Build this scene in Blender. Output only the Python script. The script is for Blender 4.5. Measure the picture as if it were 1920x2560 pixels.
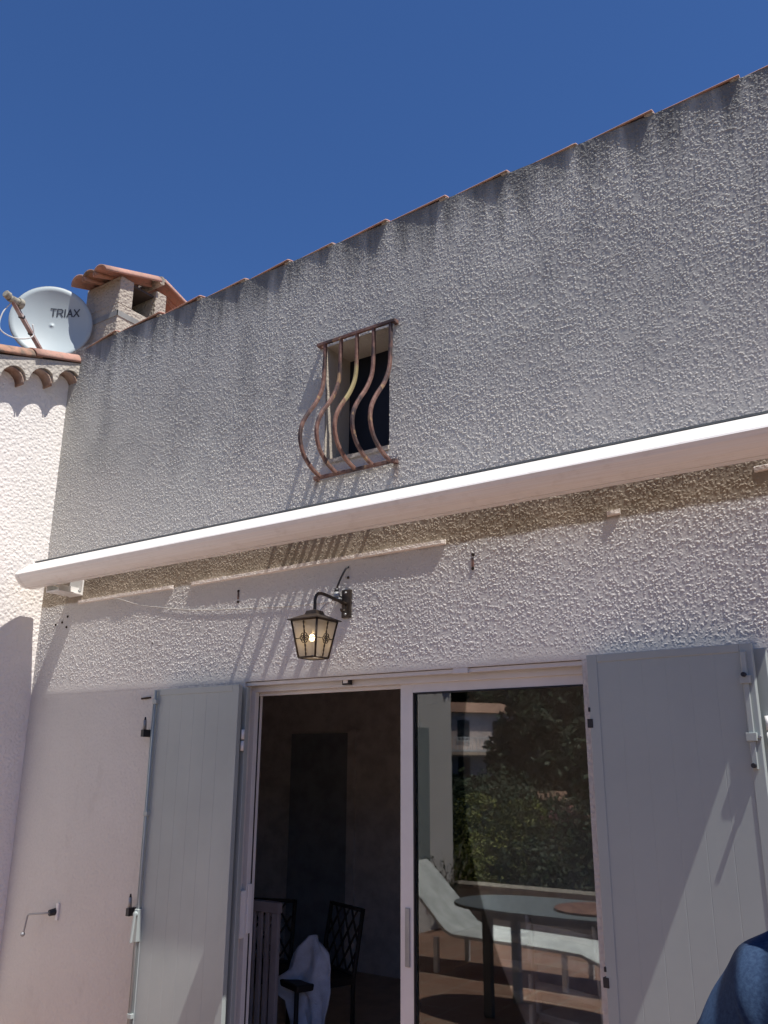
import bpy, bmesh, math, random
import numpy as np
from mathutils import Vector, Matrix, noise
R = math.radians
PI = math.pi
scene = bpy.context.scene
for o in list(bpy.data.objects): bpy.data.objects.remove(o)
COL = scene.collection

# ------------------------------------------------------------------ camera
cam_d = bpy.data.cameras.new('camera')
cam = bpy.data.objects.new('camera', cam_d); COL.objects.link(cam)
cam.matrix_world = Matrix(((0.82631371, 0.15626128, 0.54109894, 0.0),
                           (0.56318036, -0.23912416, -0.79097883, -3.6),
                           (0.00579046, 0.95833295, -0.28559486, 1.72),
                           (0, 0, 0, 1)))
cam_d.sensor_fit = 'HORIZONTAL'; cam_d.sensor_width = 36.0; cam_d.lens = 36.0*2140/1920
cam_d.clip_start = 0.05; cam_d.clip_end = 4000
scene.camera = cam
scene.render.resolution_x = 768; scene.render.resolution_y = 1024

# ------------------------------------------------------------------ sky, sun, exposure
SUN = Vector((0.40, -0.101, 0.908)).normalized()      # towards the sun
world = bpy.data.worlds.new("World"); scene.world = world; world.use_nodes = True
wn = world.node_tree.nodes; wl = world.node_tree.links
bg = wn['Background']; sky = wn.new('ShaderNodeTexSky'); sky.sky_type = 'NISHITA'
sky.sun_disc = False
sky.sun_elevation = math.asin(SUN.z); sky.sun_rotation = math.atan2(SUN.x, SUN.y)
sky.altitude = 600; sky.air_density = 0.75; sky.dust_density = 0.0; sky.ozone_density = 6.0
hs = wn.new('ShaderNodeHueSaturation'); hs.inputs['Hue'].default_value = .506; hs.inputs['Saturation'].default_value = 1.13; hs.inputs['Value'].default_value = 1.10
wl.new(sky.outputs[0], hs.inputs['Color']); wl.new(hs.outputs[0], bg.inputs[0]); bg.inputs[1].default_value = 0.09
sl = bpy.data.lights.new('sun', 'SUN'); sun = bpy.data.objects.new('sun', sl); COL.objects.link(sun)
sl.energy = 4.8; sl.angle = R(0.38); sl.color = (1.0, 0.955, 0.89)
sun.rotation_euler = SUN.to_track_quat('Z', 'Y').to_euler(); sun.location = SUN*30
vs = scene.view_settings
vs.view_transform = 'Standard'; vs.look = 'None'; vs.gamma = 1; vs.exposure = 0.55
try: vs.use_curve_mapping = False
except Exception: pass

# ------------------------------------------------------------------ helpers
def tag(o, label=None, cat=None, group=None, kind=None):
    if label: o['label'] = label
    if cat: o['category'] = cat
    if group: o['group'] = group
    if kind: o['kind'] = kind
    return o
def empty(name, loc, label, cat, group=None):
    o = bpy.data.objects.new(name, None); COL.objects.link(o); o.location = loc
    o.empty_display_size = 0.1
    return tag(o, label, cat, group)
def wloc(p):
    v = Vector(p.location)
    while p.parent: p = p.parent; v = Vector(v)
    return v
def attach(o, parent):
    if parent is None: return
    o.parent = parent
    m = parent.matrix_basis.copy() if parent.type == 'EMPTY' else Matrix.Identity(4)
    if parent.type != 'EMPTY' and parent.get('_local'): m = parent.matrix_basis.copy()
    o.matrix_parent_inverse = m.inverted()
class MB:
    def __init__(s): s.v = []; s.f = []; s.sm = []
    def add(s, vs_, fs, smooth=False):
        n = len(s.v); s.v += [tuple(v) for v in vs_]
        for f in fs: s.f.append(tuple(i+n for i in f)); s.sm.append(smooth)
        return s
    def box(s, x0, x1, y0, y1, z0, z1):
        v = [(x, y, z) for z in (z0, z1) for y in (y0, y1) for x in (x0, x1)]
        return s.add(v, [(0,2,3,1),(4,5,7,6),(0,1,5,4),(2,6,7,3),(0,4,6,2),(1,3,7,5)])
    def obox(s, c, ax, ay, az, hx, hy, hz):
        c = Vector(c); ax = Vector(ax).normalized()*hx; ay = Vector(ay).normalized()*hy; az = Vector(az).normalized()*hz
        v = [c+ax*i+ay*j+az*k for k in (-1,1) for j in (-1,1) for i in (-1,1)]
        return s.add(v, [(0,2,3,1),(4,5,7,6),(0,1,5,4),(2,6,7,3),(0,4,6,2),(1,3,7,5)])
    def tube(s, pts, r, n=10, cap=True, flat=None):
        pts = [Vector(p) for p in pts]; rs = r if isinstance(r, (list, tuple)) else [r]*len(pts)
        vs_ = []; fs = []; up = Vector((0,0,1)); prev = None
        for i, p in enumerate(pts):
            t = (pts[min(i+1, len(pts)-1)]-pts[max(i-1, 0)]).normalized()
            if prev is None:
                a = t.cross(up) if abs(t.z) < .95 else t.cross(Vector((1,0,0)))
            else: a = prev - t*prev.dot(t)
            a.normalize(); b = t.cross(a); prev = a
            for k in range(n):
                an = 2*PI*k/n; vs_.append(p + (a*math.cos(an)+b*math.sin(an))*rs[i])
        for i in range(len(pts)-1):
            for k in range(n):
                k2 = (k+1) % n; fs.append((i*n+k, i*n+k2, (i+1)*n+k2, (i+1)*n+k))
        s.add(vs_, fs, True)
        if cap:
            m = len(s.v)-len(vs_)
            s.f.append(tuple(m+k for k in range(n))[::-1]); s.sm.append(False)
            s.f.append(tuple(m+(len(pts)-1)*n+k for k in range(n))); s.sm.append(False)
        return s
    def cyl(s, a, b, r, n=16, r2=None): return s.tube([a, b], [r, r if r2 is None else r2], n)
    def sphere(s, c, r, n=12, m=8, sc=(1,1,1)):
        vs_ = []; fs = []
        for i in range(m+1):
            th = PI*i/m
            for k in range(n):
                ph = 2*PI*k/n
                vs_.append((c[0]+r*sc[0]*math.sin(th)*math.cos(ph), c[1]+r*sc[1]*math.sin(th)*math.sin(ph), c[2]+r*sc[2]*math.cos(th)))
        for i in range(m):
            for k in range(n):
                k2 = (k+1) % n; fs.append((i*n+k, (i+1)*n+k, (i+1)*n+k2, i*n+k2))
        return s.add(vs_, fs, True)
    def prism_x(s, prof, x0, x1, smooth=False):       # prof: closed list of (y, z)
        n = len(prof)
        v = [(x0, y, z) for y, z in prof]+[(x1, y, z) for y, z in prof]
        s.add(v, [(i, (i+1) % n, n+(i+1) % n, n+i) for i in range(n)], smooth)
        return s.add(v, [tuple(range(n))[::-1], tuple(range(n, 2*n))])
    def prism_z(s, prof, z0, z1):                     # prof: closed list of (x, y)
        n = len(prof)
        v = [(x, y, z0) for x, y in prof]+[(x, y, z1) for x, y in prof]
        return s.add(v, [(i, (i+1) % n, n+(i+1) % n, n+i) for i in range(n)]+[tuple(range(n))[::-1], tuple(range(n, 2*n))])
    def mesh(s, name, mat):
        me = bpy.data.meshes.new(name); me.from_pydata(s.v, [], s.f)
        me.polygons.foreach_set('use_smooth', s.sm)
        if mat: me.materials.append(mat)
        bm = bmesh.new(); bm.from_mesh(me); bmesh.ops.recalc_face_normals(bm, faces=bm.faces); bm.to_mesh(me); bm.free()
        return me
    def build(s, name, mat, parent=None, bevel=0, label=None, recalc=True):
        o = bpy.data.objects.new(name, s.mesh(name, mat)); COL.objects.link(o)
        attach(o, parent)
        if bevel:
            b = o.modifiers.new('bevel', 'BEVEL'); b.width = bevel; b.segments = 2; b.limit_method = 'ANGLE'; b.angle_limit = R(40)
            b.harden_normals = False
        if label: o['label'] = label
        return o
def link_copy(o, loc=None, parent=None, rot=None, scale=None):
    c = o.copy(); COL.objects.link(c)
    if parent is not None: c.parent = parent
    if loc is not None: c.location = loc
    if rot is not None: c.rotation_euler = rot
    if scale is not None: c.scale = scale
    return c

# ------------------------------------------------------------------ material helpers
class NT:
    def __init__(s, name):
        s.m = bpy.data.materials.new(name); s.m.use_nodes = True; s.t = s.m.node_tree; s.t.nodes.clear()
        s.out = s.n('ShaderNodeOutputMaterial')
    def n(s, typ, **k):
        nd = s.t.nodes.new(typ)
        for a, b in k.items(): setattr(nd, a, b)
        return nd
    def l(s, a, b): s.t.links.new(a, b)
    def pos(s, scale=(1,1,1)):
        g = s.n('ShaderNodeNewGeometry'); m = s.n('ShaderNodeMapping'); s.l(g.outputs['Position'], m.inputs[0]); m.inputs['Scale'].default_value = scale
        return m.outputs[0]
    def obj(s, scale=(1,1,1)):
        g = s.n('ShaderNodeTexCoord'); m = s.n('ShaderNodeMapping'); s.l(g.outputs['Object'], m.inputs[0]); m.inputs['Scale'].default_value = scale
        return m.outputs[0]
    def noise(s, vec, scale, detail=3, rough=.55, dist=0):
        x = s.n('ShaderNodeTexNoise'); s.l(vec, x.inputs['Vector']); x.inputs['Scale'].default_value = scale
        x.inputs['Detail'].default_value = detail; x.inputs['Roughness'].default_value = rough; x.inputs['Distortion'].default_value = dist
        return x.outputs['Fac']
    def rng(s, v, a, b, c=0, d=1, smooth=True):
        x = s.n('ShaderNodeMapRange', interpolation_type='SMOOTHSTEP' if smooth else 'LINEAR')
        s.l(v, x.inputs[0]); x.inputs[1].default_value = a; x.inputs[2].default_value = b; x.inputs[3].default_value = c; x.inputs[4].default_value = d
        return x.outputs[0]
    def math(s, op, a, b=None):
        x = s.n('ShaderNodeMath', operation=op)
        for i, q in enumerate((a, b)):
            if q is None: continue
            if isinstance(q, (int, float)): x.inputs[i].default_value = q
            else: s.l(q, x.inputs[i])
        return x.outputs[0]
    def mix(s, f, a, b):
        x = s.n('ShaderNodeMix', data_type='RGBA')
        if isinstance(f, (int, float)): x.inputs[0].default_value = f
        else: s.l(f, x.inputs[0])
        for i, q in ((6, a), (7, b)):
            if isinstance(q, tuple): x.inputs[i].default_value = (*q, 1)
            else: s.l(q, x.inputs[i])
        return x.outputs[2]
    def bump(s, h, strength, dist, prev=None):
        x = s.n('ShaderNodeBump'); s.l(h, x.inputs['Height']); x.inputs['Strength'].default_value = strength; x.inputs['Distance'].default_value = dist
        if prev is not None: s.l(prev, x.inputs['Normal'])
        return x.outputs[0]
    def bsdf(s, col, rough=.7, spec=.4, metal=0, normal=None, **k):
        b = s.n('ShaderNodeBsdfPrincipled')
        if isinstance(col, tuple): b.inputs['Base Color'].default_value = (*col, 1)
        else: s.l(col, b.inputs['Base Color'])
        if isinstance(rough, (int, float)): b.inputs['Roughness'].default_value = rough
        else: s.l(rough, b.inputs['Roughness'])
        b.inputs['Specular IOR Level'].default_value = spec; b.inputs['Metallic'].default_value = metal
        if normal is not None: s.l(normal, b.inputs['Normal'])
        s.l(b.outputs[0], s.out.inputs[0]); return b
def simple(name, col, rough=.6, spec=.4, metal=0, var=.12, scale=6, bump=0, bscale=60, col2=None):
    t = NT(name); p = t.pos()
    n = t.noise(p, scale, 4, .6)
    c2 = col2 or tuple(c*(1-var*2) for c in col)
    c = t.mix(t.rng(n, .35, .7), col, c2)
    nm = t.bump(t.noise(p, bscale, 3), bump, .01) if bump else None
    t.bsdf(c, rough, spec, metal, nm); return t.m

# front wall: roughcast, old grey above, repainted lilac white below
def mat_front():
    t = NT('roughcast_front'); p = t.pos()
    sep = t.n('ShaderNodeSeparateXYZ'); t.l(p, sep.inputs[0]); z = sep.outputs['Z']; x = sep.outputs['X']
    big = t.noise(p, .9, 4, .55); med = t.noise(p, 5, 4, .6); fine = t.noise(p, 60, 3, .6)
    streak = t.noise(t.pos((5, 5, .55)), 1.6, 4, .6)
    old = t.mix(t.rng(big, .35, .68), (.425, .415, .385), (.50, .49, .45))
    old = t.mix(t.rng(med, .38, .72, 0, .4), old, (.31, .305, .295))
    # mildew running down from under the coping tiles, and in broad clouds
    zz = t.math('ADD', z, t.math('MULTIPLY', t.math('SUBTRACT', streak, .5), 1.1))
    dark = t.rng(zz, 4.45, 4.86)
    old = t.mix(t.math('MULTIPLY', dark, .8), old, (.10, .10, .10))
    st2 = t.rng(t.noise(t.pos((3.2, 3, .8)), 1.1, 3, .5), .52, .72)
    st2 = t.math('MULTIPLY', st2, t.rng(z, 3.0, 4.4, 0.08, .32))
    old = t.mix(st2, old, (.15, .15, .155))
    # pale runs above the awning
    pale = t.rng(t.math('ADD', z, t.math('MULTIPLY', t.math('SUBTRACT', big, .5), .9)), 3.9, 3.1, 0, .7)
    old = t.mix(pale, old, (.56, .53, .49))
    # rust runs below the grille fixings
    def spot(cx, cz, w, h):
        dx = t.math('DIVIDE', t.math('ABSOLUTE', t.math('SUBTRACT', x, cx)), w)
        dz = t.rng(z, cz-h, cz, 0, 1); top = t.rng(z, cz+.012, cz+.03, 1, 0)
        return t.math('MULTIPLY', t.math('MULTIPLY', t.rng(dx, .2, 1, 1, 0), t.math('MULTIPLY', dz, top)), t.rng(med, .3, .6, .4, 1))
    for cx, cz, w, h in ((-2.385, 3.29, .03, .17), (-2.93, 3.29, .025, .08), (-2.9, 4.13, .02, .05)):
        old = t.mix(t.math('MULTIPLY', spot(cx, cz, w, h), .75), old, (.17, .075, .035))
    band = t.mix(t.rng(med, .35, .7), (.34, .29, .235), (.25, .21, .165))
    zn = t.math('ADD', z, t.math('MULTIPLY', t.math('SUBTRACT', med, .5), .05))
    old = t.mix(t.rng(zn, 3.02, 2.95), old, band)
    new = t.mix(t.rng(big, .35, .68), (.57, .55, .525), (.51, .49, .465))
    new = t.mix(t.rng(fine, .4, .7, 0, .18), new, (.40, .38, .37))
    c = t.mix(t.rng(zn, 2.775, 2.795), new, old)
    # warmer and paler towards the bottom
    c = t.mix(t.rng(z, 1.6, .6, 0, .35), c, (.55, .52, .47))
    v = t.n('ShaderNodeTexVoronoi', feature='SMOOTH_F1'); t.l(p, v.inputs['Vector']); v.inputs['Scale'].default_value = 55; v.inputs['Smoothness'].default_value = .6
    low = t.rng(z, 2.172, 2.178, .30, .0)
    sc1 = t.rng(t.noise(t.pos((1, 1, .5)), 4.5, 5, .7), .56, .66, 0, .22)
    c = t.mix(t.math('MULTIPLY', sc1, t.rng(z, 2.2, 2.1)), c, (.40, .37, .35))
    b1 = t.n('ShaderNodeBump'); t.l(t.math('SUBTRACT', 1.0, v.outputs['Distance']), b1.inputs['Height']); t.l(low, b1.inputs['Strength']); b1.inputs['Distance'].default_value = .012
    nm = t.bump(fine, .35, .004, b1.outputs[0])
    t.bsdf(c, .78, .25, 0, nm); return t.m
M = {}
M['front'] = mat_front()
def mat_stucco(name, a, b_, bump=.8, scale=60, spec=.2):
    t = NT(name); p = t.pos(); big = t.noise(p, 1.5, 4); 
    c = t.mix(t.rng(big, .35, .7), a, b_)
    v = t.n('ShaderNodeTexVoronoi', feature='SMOOTH_F1'); t.l(p, v.inputs['Vector']); v.inputs['Scale'].default_value = scale
    h = t.math('ADD', t.math('MULTIPLY', v.outputs['Distance'], -1.0), t.math('MULTIPLY', t.noise(p, scale*1.3, 3), .8))
    t.bsdf(c, .9, spec, 0, t.bump(h, bump, .012)); return t.m
M['side'] = mat_stucco('stucco_side', (.76, .72, .68), (.71, .675, .635), .55, 48)
M['genoise'] = mat_stucco('stucco_eave', (.50, .46, .40), (.40, .37, .32), .7, 40)
M['chimney'] = mat_stucco('stucco_chimney', (.42, .375, .31), (.33, .295, .25), .9, 42)
M['reveal'] = mat_stucco('render_reveal', (.42, .37, .31), (.34, .31, .27), .25, 70)
def mat_tile():
    t = NT('terracotta_tile'); p = t.pos(); 
    n = t.noise(p, 4, 4, .6); n2 = t.noise(p, 30, 4, .65)
    oi = t.n('ShaderNodeObjectInfo')
    c = t.mix(t.rng(n, .3, .7), (.44, .235, .185), (.34, .195, .155))
    c = t.mix(t.math('MULTIPLY', oi.outputs['Random'], .5), c, (.42, .28, .21))
    c = t.mix(t.rng(n2, .48, .72, 0, .75), c, (.24, .19, .15))
    t.bsdf(c, .85, .2, 0, t.bump(n2, .4, .006)); return t.m
M['tile'] = mat_tile()
M['oldtile'] = simple('weathered_tile', (.40, .22, .15), .9, .2, col2=(.17, .13, .10), scale=14, bump=.5)
M['mortar'] = simple('mortar', (.38, .33, .27), .95, .1, col2=(.2, .18, .15), scale=20, bump=.8)
def mat_awning():
    t = NT('awning_white'); n = t.noise(t.pos((.6, 60, 60)), 3, 4, .6); d = t.noise(t.pos((5, 9, 9)), 2, 5, .65)
    c = t.mix(t.rng(n, .35, .7), (.76, .73, .70), (.69, .655, .625)); c = t.mix(t.rng(d, .5, .75, 0, .5), c, (.55, .50, .45))
    t.bsdf(c, .42, .45, 0, t.bump(n, .12, .002)); return t.m
M['awning'] = mat_awning()
M['awning_seal'] = simple('grey_seal', (.13, .14, .14), .6, .3)
M['plastic_white'] = simple('white_metal', (.72, .71, .69), .4, .4, var=.03)
def mat_rust():
    t = NT('rusty_iron'); p = t.pos(); n = t.noise(p, 35, 5, .65); n2 = t.noise(p, 8, 3)
    c = t.mix(t.rng(n, .35, .65), (.14, .07, .058), (.22, .13, .105)); c = t.mix(t.rng(n2, .45, .6, 0, .85), c, (.045, .035, .038)); c = t.mix(t.rng(t.noise(p, 14, 4), .6, .68), c, (.30, .19, .11))
    t.bsdf(c, .7, .35, .15, t.bump(n, .5, .002)); return t.m
M['rust'] = mat_rust()
def mat_lichen():
    t = NT('lichen_on_iron'); p = t.pos(); n = t.noise(p, 35, 5, .65)
    c = t.mix(t.rng(n, .35, .65), (.15, .075, .06), (.22, .125, .095))
    sep = t.n('ShaderNodeSeparateXYZ'); t.l(p, sep.inputs[0]); z = sep.outputs['Z']
    zz = t.math('ADD', z, t.math('MULTIPLY', t.math('SUBTRACT', t.noise(p, 22, 4), .5), .25))
    k = t.math('MULTIPLY', t.rng(zz, 3.62, 3.68), t.rng(zz, 3.98, 3.86))
    c = t.mix(t.math('MULTIPLY', k, .8), c, (.32, .27, .13)); t.bsdf(c, .75, .3, 0, t.bump(n, .5, .002)); return t.m
M['lichen'] = mat_lichen()
M['rust_lichen'] = simple('lichen_iron', (.30, .25, .12), .8, .3, col2=(.16, .10, .06), scale=40)
def mat_shutter(name, a, b_):
    t = NT(name); p = t.pos(); n = t.noise(p, 2.2, 4, .6); f_ = t.noise(t.pos((40, 40, 3)), 6, 3)
    c = t.mix(t.rng(n, .3, .7), a, b_)
    t.bsdf(c, t.rng(n, .3, .7, .36, .5), .5, 0, t.bump(f_, .06, .002)); return t.m
M['shutL'] = mat_shutter('painted_aluminium', (.335, .372, .362), (.305, .34, .332))
M['black'] = simple('black_plastic', (.02, .02, .025), .45, .4)
M['dark_board'] = simple('dark_board', (.012, .015, .024), .55, .3)
M['frame'] = simple('white_frame', (.62, .61, .60), .35, .5, var=.03)
M['seal'] = simple('black_seal', (.015, .015, .02), .5, .4)
M['galv'] = simple('grey_steel', (.33, .34, .35), .45, .5, .5)
def mat_glass():
    t = NT('window_glass'); tr = t.n('ShaderNodeBsdfTransparent'); tr.inputs[0].default_value = (.86, .88, .87, 1)
    g = t.n('ShaderNodeBsdfGlossy'); g.inputs['Roughness'].default_value = 0.014; g.inputs[0].default_value = (.95, .97, .95, 1)
    f = t.n('ShaderNodeFresnel'); f.inputs[0].default_value = 2.05
    mx = t.n('ShaderNodeMixShader'); t.l(f.outputs[0], mx.inputs[0]); t.l(tr.outputs[0], mx.inputs[1]); t.l(g.outputs[0], mx.inputs[2])
    t.l(mx.outputs[0], t.out.inputs[0]); return t.m
M['glass'] = mat_glass()
def mat_frost():
    t = NT('frosted_lantern_glass'); tr = t.n('ShaderNodeBsdfTransparent'); tr.inputs[0].default_value = (1, .96, .9, 1)
    tl = t.n('ShaderNodeBsdfTranslucent'); tl.inputs[0].default_value = (.74, .68, .60, 1)
    df = t.n('ShaderNodeBsdfDiffuse'); df.inputs[0].default_value = (.42, .38, .33, 1)
    g = t.n('ShaderNodeBsdfGlossy'); g.inputs['Roughness'].default_value = .25
    a = t.n('ShaderNodeMixShader'); a.inputs[0].default_value = .3; t.l(tl.outputs[0], a.inputs[1]); t.l(df.outputs[0], a.inputs[2])
    b = t.n('ShaderNodeMixShader'); b.inputs[0].default_value = .34; t.l(a.outputs[0], b.inputs[1]); t.l(tr.outputs[0], b.inputs[2])
    c = t.n('ShaderNodeMixShader'); c.inputs[0].default_value = .06; t.l(b.outputs[0], c.inputs[1]); t.l(g.outputs[0], c.inputs[2])
    t.l(c.outputs[0], t.out.inputs[0]); return t.m
M['frost'] = mat_frost()
M['lampmetal'] = simple('bronze_metal', (.075, .055, .04), .42, .5, .6, col2=(.035, .028, .022), scale=30)
def mat_emit(name, col, s_):
    t = NT(name); e = t.n('ShaderNodeEmission'); e.inputs[0].default_value = (*col, 1); e.inputs[1].default_value = s_; t.l(e.outputs[0], t.out.inputs[0]); return t.m
M['bulb'] = mat_emit('lit_bulb', (1, .74, .40), 10)
M['dish'] = simple('dish_paint', (.40, .46, .475), .5, .3, var=.03, scale=2)
M['dishtext'] = simple('dish_lettering', (.05, .06, .08), .6)
M['dishrim'] = simple('dish_rim', (.36, .37, .37), .5)
M['dirtyplastic'] = simple('dirty_plastic', (.36, .34, .27), .6, .3, col2=(.16, .14, .11), scale=30)
M['cable_white'] = simple('white_cable', (.62, .60, .57), .5)
M['armpaint'] = simple('rusty_arm', (.36, .30, .28), .7, col2=(.20, .10, .08), scale=12)
M['darkhole'] = simple('hole_shade_paint', (.03, .018, .012), .9)  # near-black colour stands for the shade inside holes and the crack

# ------------------------------------------------------------------ the house
house = empty('house', (-3.0, 0.1, 0.0), 'rendered house with grey roughcast upper wall, tiled coping and a shuttered sliding door', 'house')
XL, XR, ZT = -5.40, 5.5, 4.80
DX0, DX1, DH = -3.40, -1.412, 2.175           # door opening
WX0, WX1, WZ0, WZ1 = -2.88, -2.43, 3.385, 4.11 # small window opening

def breaks(a, b, step, cuts):
    pts = [a]+sorted(c for c in cuts if a < c < b)+[b]; out = []
    for p, q in zip(pts[:-1], pts[1:]):
        n = max(1, round((q-p)/step)); out += list(np.linspace(p, q, n+1)[:-1])
    return np.array(out+[b])
def front_wall():
    rs = np.random.RandomState(4)
    FX1 = 0.3
    xs = breaks(XL, FX1, .0030, (WX0, WX1)); zs = breaks(DH, ZT, .0030, (WZ0, WZ1))
    nx, nz = len(xs), len(zs); H = np.zeros((nz, nx), np.float32)
    A = (FX1-XL)*(ZT-DH)
    dx = (FX1-XL)/(nx-1); dz = (ZT-DH)/(nz-1)
    K = 4; kk = np.arange(-K, K+1)
    N = int(A/(.0114**2))
    cx = rs.uniform(XL, FX1, N); cz = rs.uniform(DH, ZT, N)
    dens = np.sin(cx*2.3+1.1*np.sin(cz*1.9))*np.sin(cz*2.7+1.3*np.sin(cx*1.3))+.5*np.sin(cx*7.1+cz*3)*np.sin(cz*6.3-cx*2)
    rad = rs.uniform(.0024, .0044, N); amp = .0005+.0029*rs.rand(N)**1.7; amp *= 1+.22*dens; ang = rs.uniform(0, PI, N); el = rs.uniform(1.0, 2.2, N)
    # patches with more or less grain
    ic = ((cx-XL)/dx).astype(int); jc = ((cz-DH)/dz).astype(int)
    for a in kk:
        for b in kk:
            i = ic+a; j = jc+b; ok = (i >= 0)&(i < nx)&(j >= 0)&(j < nz)
            ii = i[ok]; jj = j[ok]
            ux = xs[ii]-cx[ok]; uz = zs[jj]-cz[ok]; c, s = np.cos(ang[ok]), np.sin(ang[ok])
            p = (ux*c+uz*s)/(rad[ok]*el[ok]); q = (-ux*s+uz*c)/rad[ok]
            h = amp[ok]*np.exp(-(p*p+q*q)**1.6)
            np.maximum.at(H, (jj, ii), h.astype(np.float32))
    # gentle trowel waviness
    X, Z = np.meshgrid(xs, zs)
    fade = np.clip((zs-DH)/.11, 0, 1)[:, None]; fade = fade*fade*(3-2*fade)
    H *= .12+.88*fade.astype(np.float32)
    H += .0012*(1+np.sin(X*3.1+Z*1.7)*np.sin(Z*4.3-X*1.1))*.5
    H += rs.uniform(0, .00030, H.shape).astype(np.float32)
    v = np.empty((nz, nx, 3), np.float32); v[..., 0] = X; v[..., 1] = -H; v[..., 2] = Z
    idx = np.arange(nz*nx).reshape(nz, nx)
    q = np.stack([idx[:-1, :-1], idx[:-1, 1:], idx[1:, 1:], idx[1:, :-1]], -1)
    xm = (xs[:-1]+xs[1:])/2; zm = (zs[:-1]+zs[1:])/2
    hole = ((xm > WX0)&(xm < WX1))[None, :] & ((zm > WZ0)&(zm < WZ1))[:, None]
    q = q[~hole].reshape(-1, 4)
    v = v.reshape(-1, 3); nv = len(v)
    # coarse remainder
    mb = MB()
    T = .30
    mb.box(XL-.25, DX0-.5, .0, T, -.3, DH); mb.box(DX0-.5, DX0, .0, .118, -.3, DH); mb.box(DX1, -1.29, .0, .052, -.3, DH); mb.box(-1.29, XR, .0, T, -.3, DH)
    mb.box(XL-.25, WX0, .003, T, DH, ZT-.01); mb.box(WX1, XR, .003, T, DH, ZT-.01)
    mb.box(WX0, WX1, .003, T, DH, WZ0-.0); mb.box(WX0, WX1, .003, T, WZ1, ZT-.01)
    mb.box(FX1, XR, -.004, .003, DH, ZT)
    ev = np.array(mb.v, np.float32); ef = np.array(mb.f, np.int32)+nv
    V = np.concatenate([v, ev]); F = np.concatenate([q, ef]).astype(np.int32)
    me = bpy.data.meshes.new('front_wall')
    me.vertices.add(len(V)); me.vertices.foreach_set('co', V.ravel())
    me.loops.add(F.size); me.loops.foreach_set('vertex_index', F.ravel())
    me.polygons.add(len(F)); me.polygons.foreach_set('loop_start', np.arange(0, F.size, 4, dtype=np.int32))
    me.polygons.foreach_set('loop_total', np.full(len(F), 4, np.int32))
    sm = np.zeros(len(F), bool); sm[:len(q)] = False
    me.polygons.foreach_set('use_smooth', sm)
    me.materials.append(M['front']); me.update(calc_edges=True); me.validate()
    o = bpy.data.objects.new('front_wall', me); COL.objects.link(o); attach(o, house)
    return o
fw = front_wall()
fw['label'] = 'roughcast wall, grey and mildewed above, lilac white below the awning'
# back and side closure
mb = MB(); mb.box(-11, -5.65, .3, .55, -.3, 4.7); mb.box(XR-.3, XR, .3, 6, -.3, 4.6); mb.box(-11, XR, 6, 6.3, -.3, 4.6)
mb.box(-11.0, -10.75, .55, 6, -.3, 4.6)
mb.build('rear_wall', M['side'], house)
mb = MB(); mb.add([(-5.65, .30, 4.72), (XR, .30, 4.72), (XR, 6.3, 3.9), (-11, 6.3, 3.9), (-11, .4, 4.6)], [(0, 1, 2, 3, 4)]); mb.build('roof', M['tile'], house)

# worn cement ledge left on the wall, and dark discs for the fixings' holes
def ledge(x0, x1, z0, z1, dep, seed):
    rr = random.Random(seed); n = int((x1-x0)/.02); vs_ = []; fs = []
    for i in range(n+1):
        x = x0+(x1-x0)*i/n; z = z0+(z1-z0)*i/n; w = noise.noise((x*14, seed, 0))*.003; e = noise.noise((x*30, seed, 5))*.004
        d = dep*(1 if 0 < i < n else .5)
        vs_ += [(x, .0, z+.013+w), (x, -d-e, z+.009+w), (x, -d-e*.6, z-.010), (x, .0, z-.015)]
    for i in range(n):
        for k in range(3): a = i*4+k; fs.append((a, a+1, a+5, a+4))
    fs += [(0, 1, 2, 3), (n*4+3, n*4+2, n*4+1, n*4)]
    MB().add(vs_, fs, False).build('cement_ledge', M['front_ledge'], fw)
M['front_ledge'] = mat_stucco('ledge_cement', (.76, .70, .65), (.64, .58, .53), .3, 90)
ledge(-4.985, -4.05, 2.787, 2.790, .016, 1); ledge(-3.888, -2.086, 2.790, 2.803, .017, 2); ledge(-1.25, -1.19, 2.812, 2.816, .016, 3)
ledge(-.62, -.53, 2.90, 2.905, .008, 4)
for (x, z) in ((-1.934, 2.716), (-1.936, 2.646), (-3.49, 2.703), (-3.489, 2.639), (-5.087, 2.697), (-5.212, 2.652), (-5.141, 2.662), (-5.087, 2.625), (-2.69, 2.69), (-4.2, 2.45)):
    m = MB(); m.cyl((x, .0, z), (x, -.0055, z), .008 if z != 2.45 else .004, 10); m.build('hole_shade_disc', M['darkhole'], fw)  # raised discs, the shade of each drill hole put into their colour
for x in (-1.936, -3.49):
    m = MB(); m.box(x-.006, x+.006, -.0048, 0, 2.655, 2.70); m.build('rust_mark', M['rust'], fw)
m = MB(); m.obox((-4.215, -.004, 2.116), (1, 0, .05), (0, 1, 0), (0, 0, 1), .04, .006, .005); m.build('wall_crack', M['darkhole'], fw)

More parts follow.
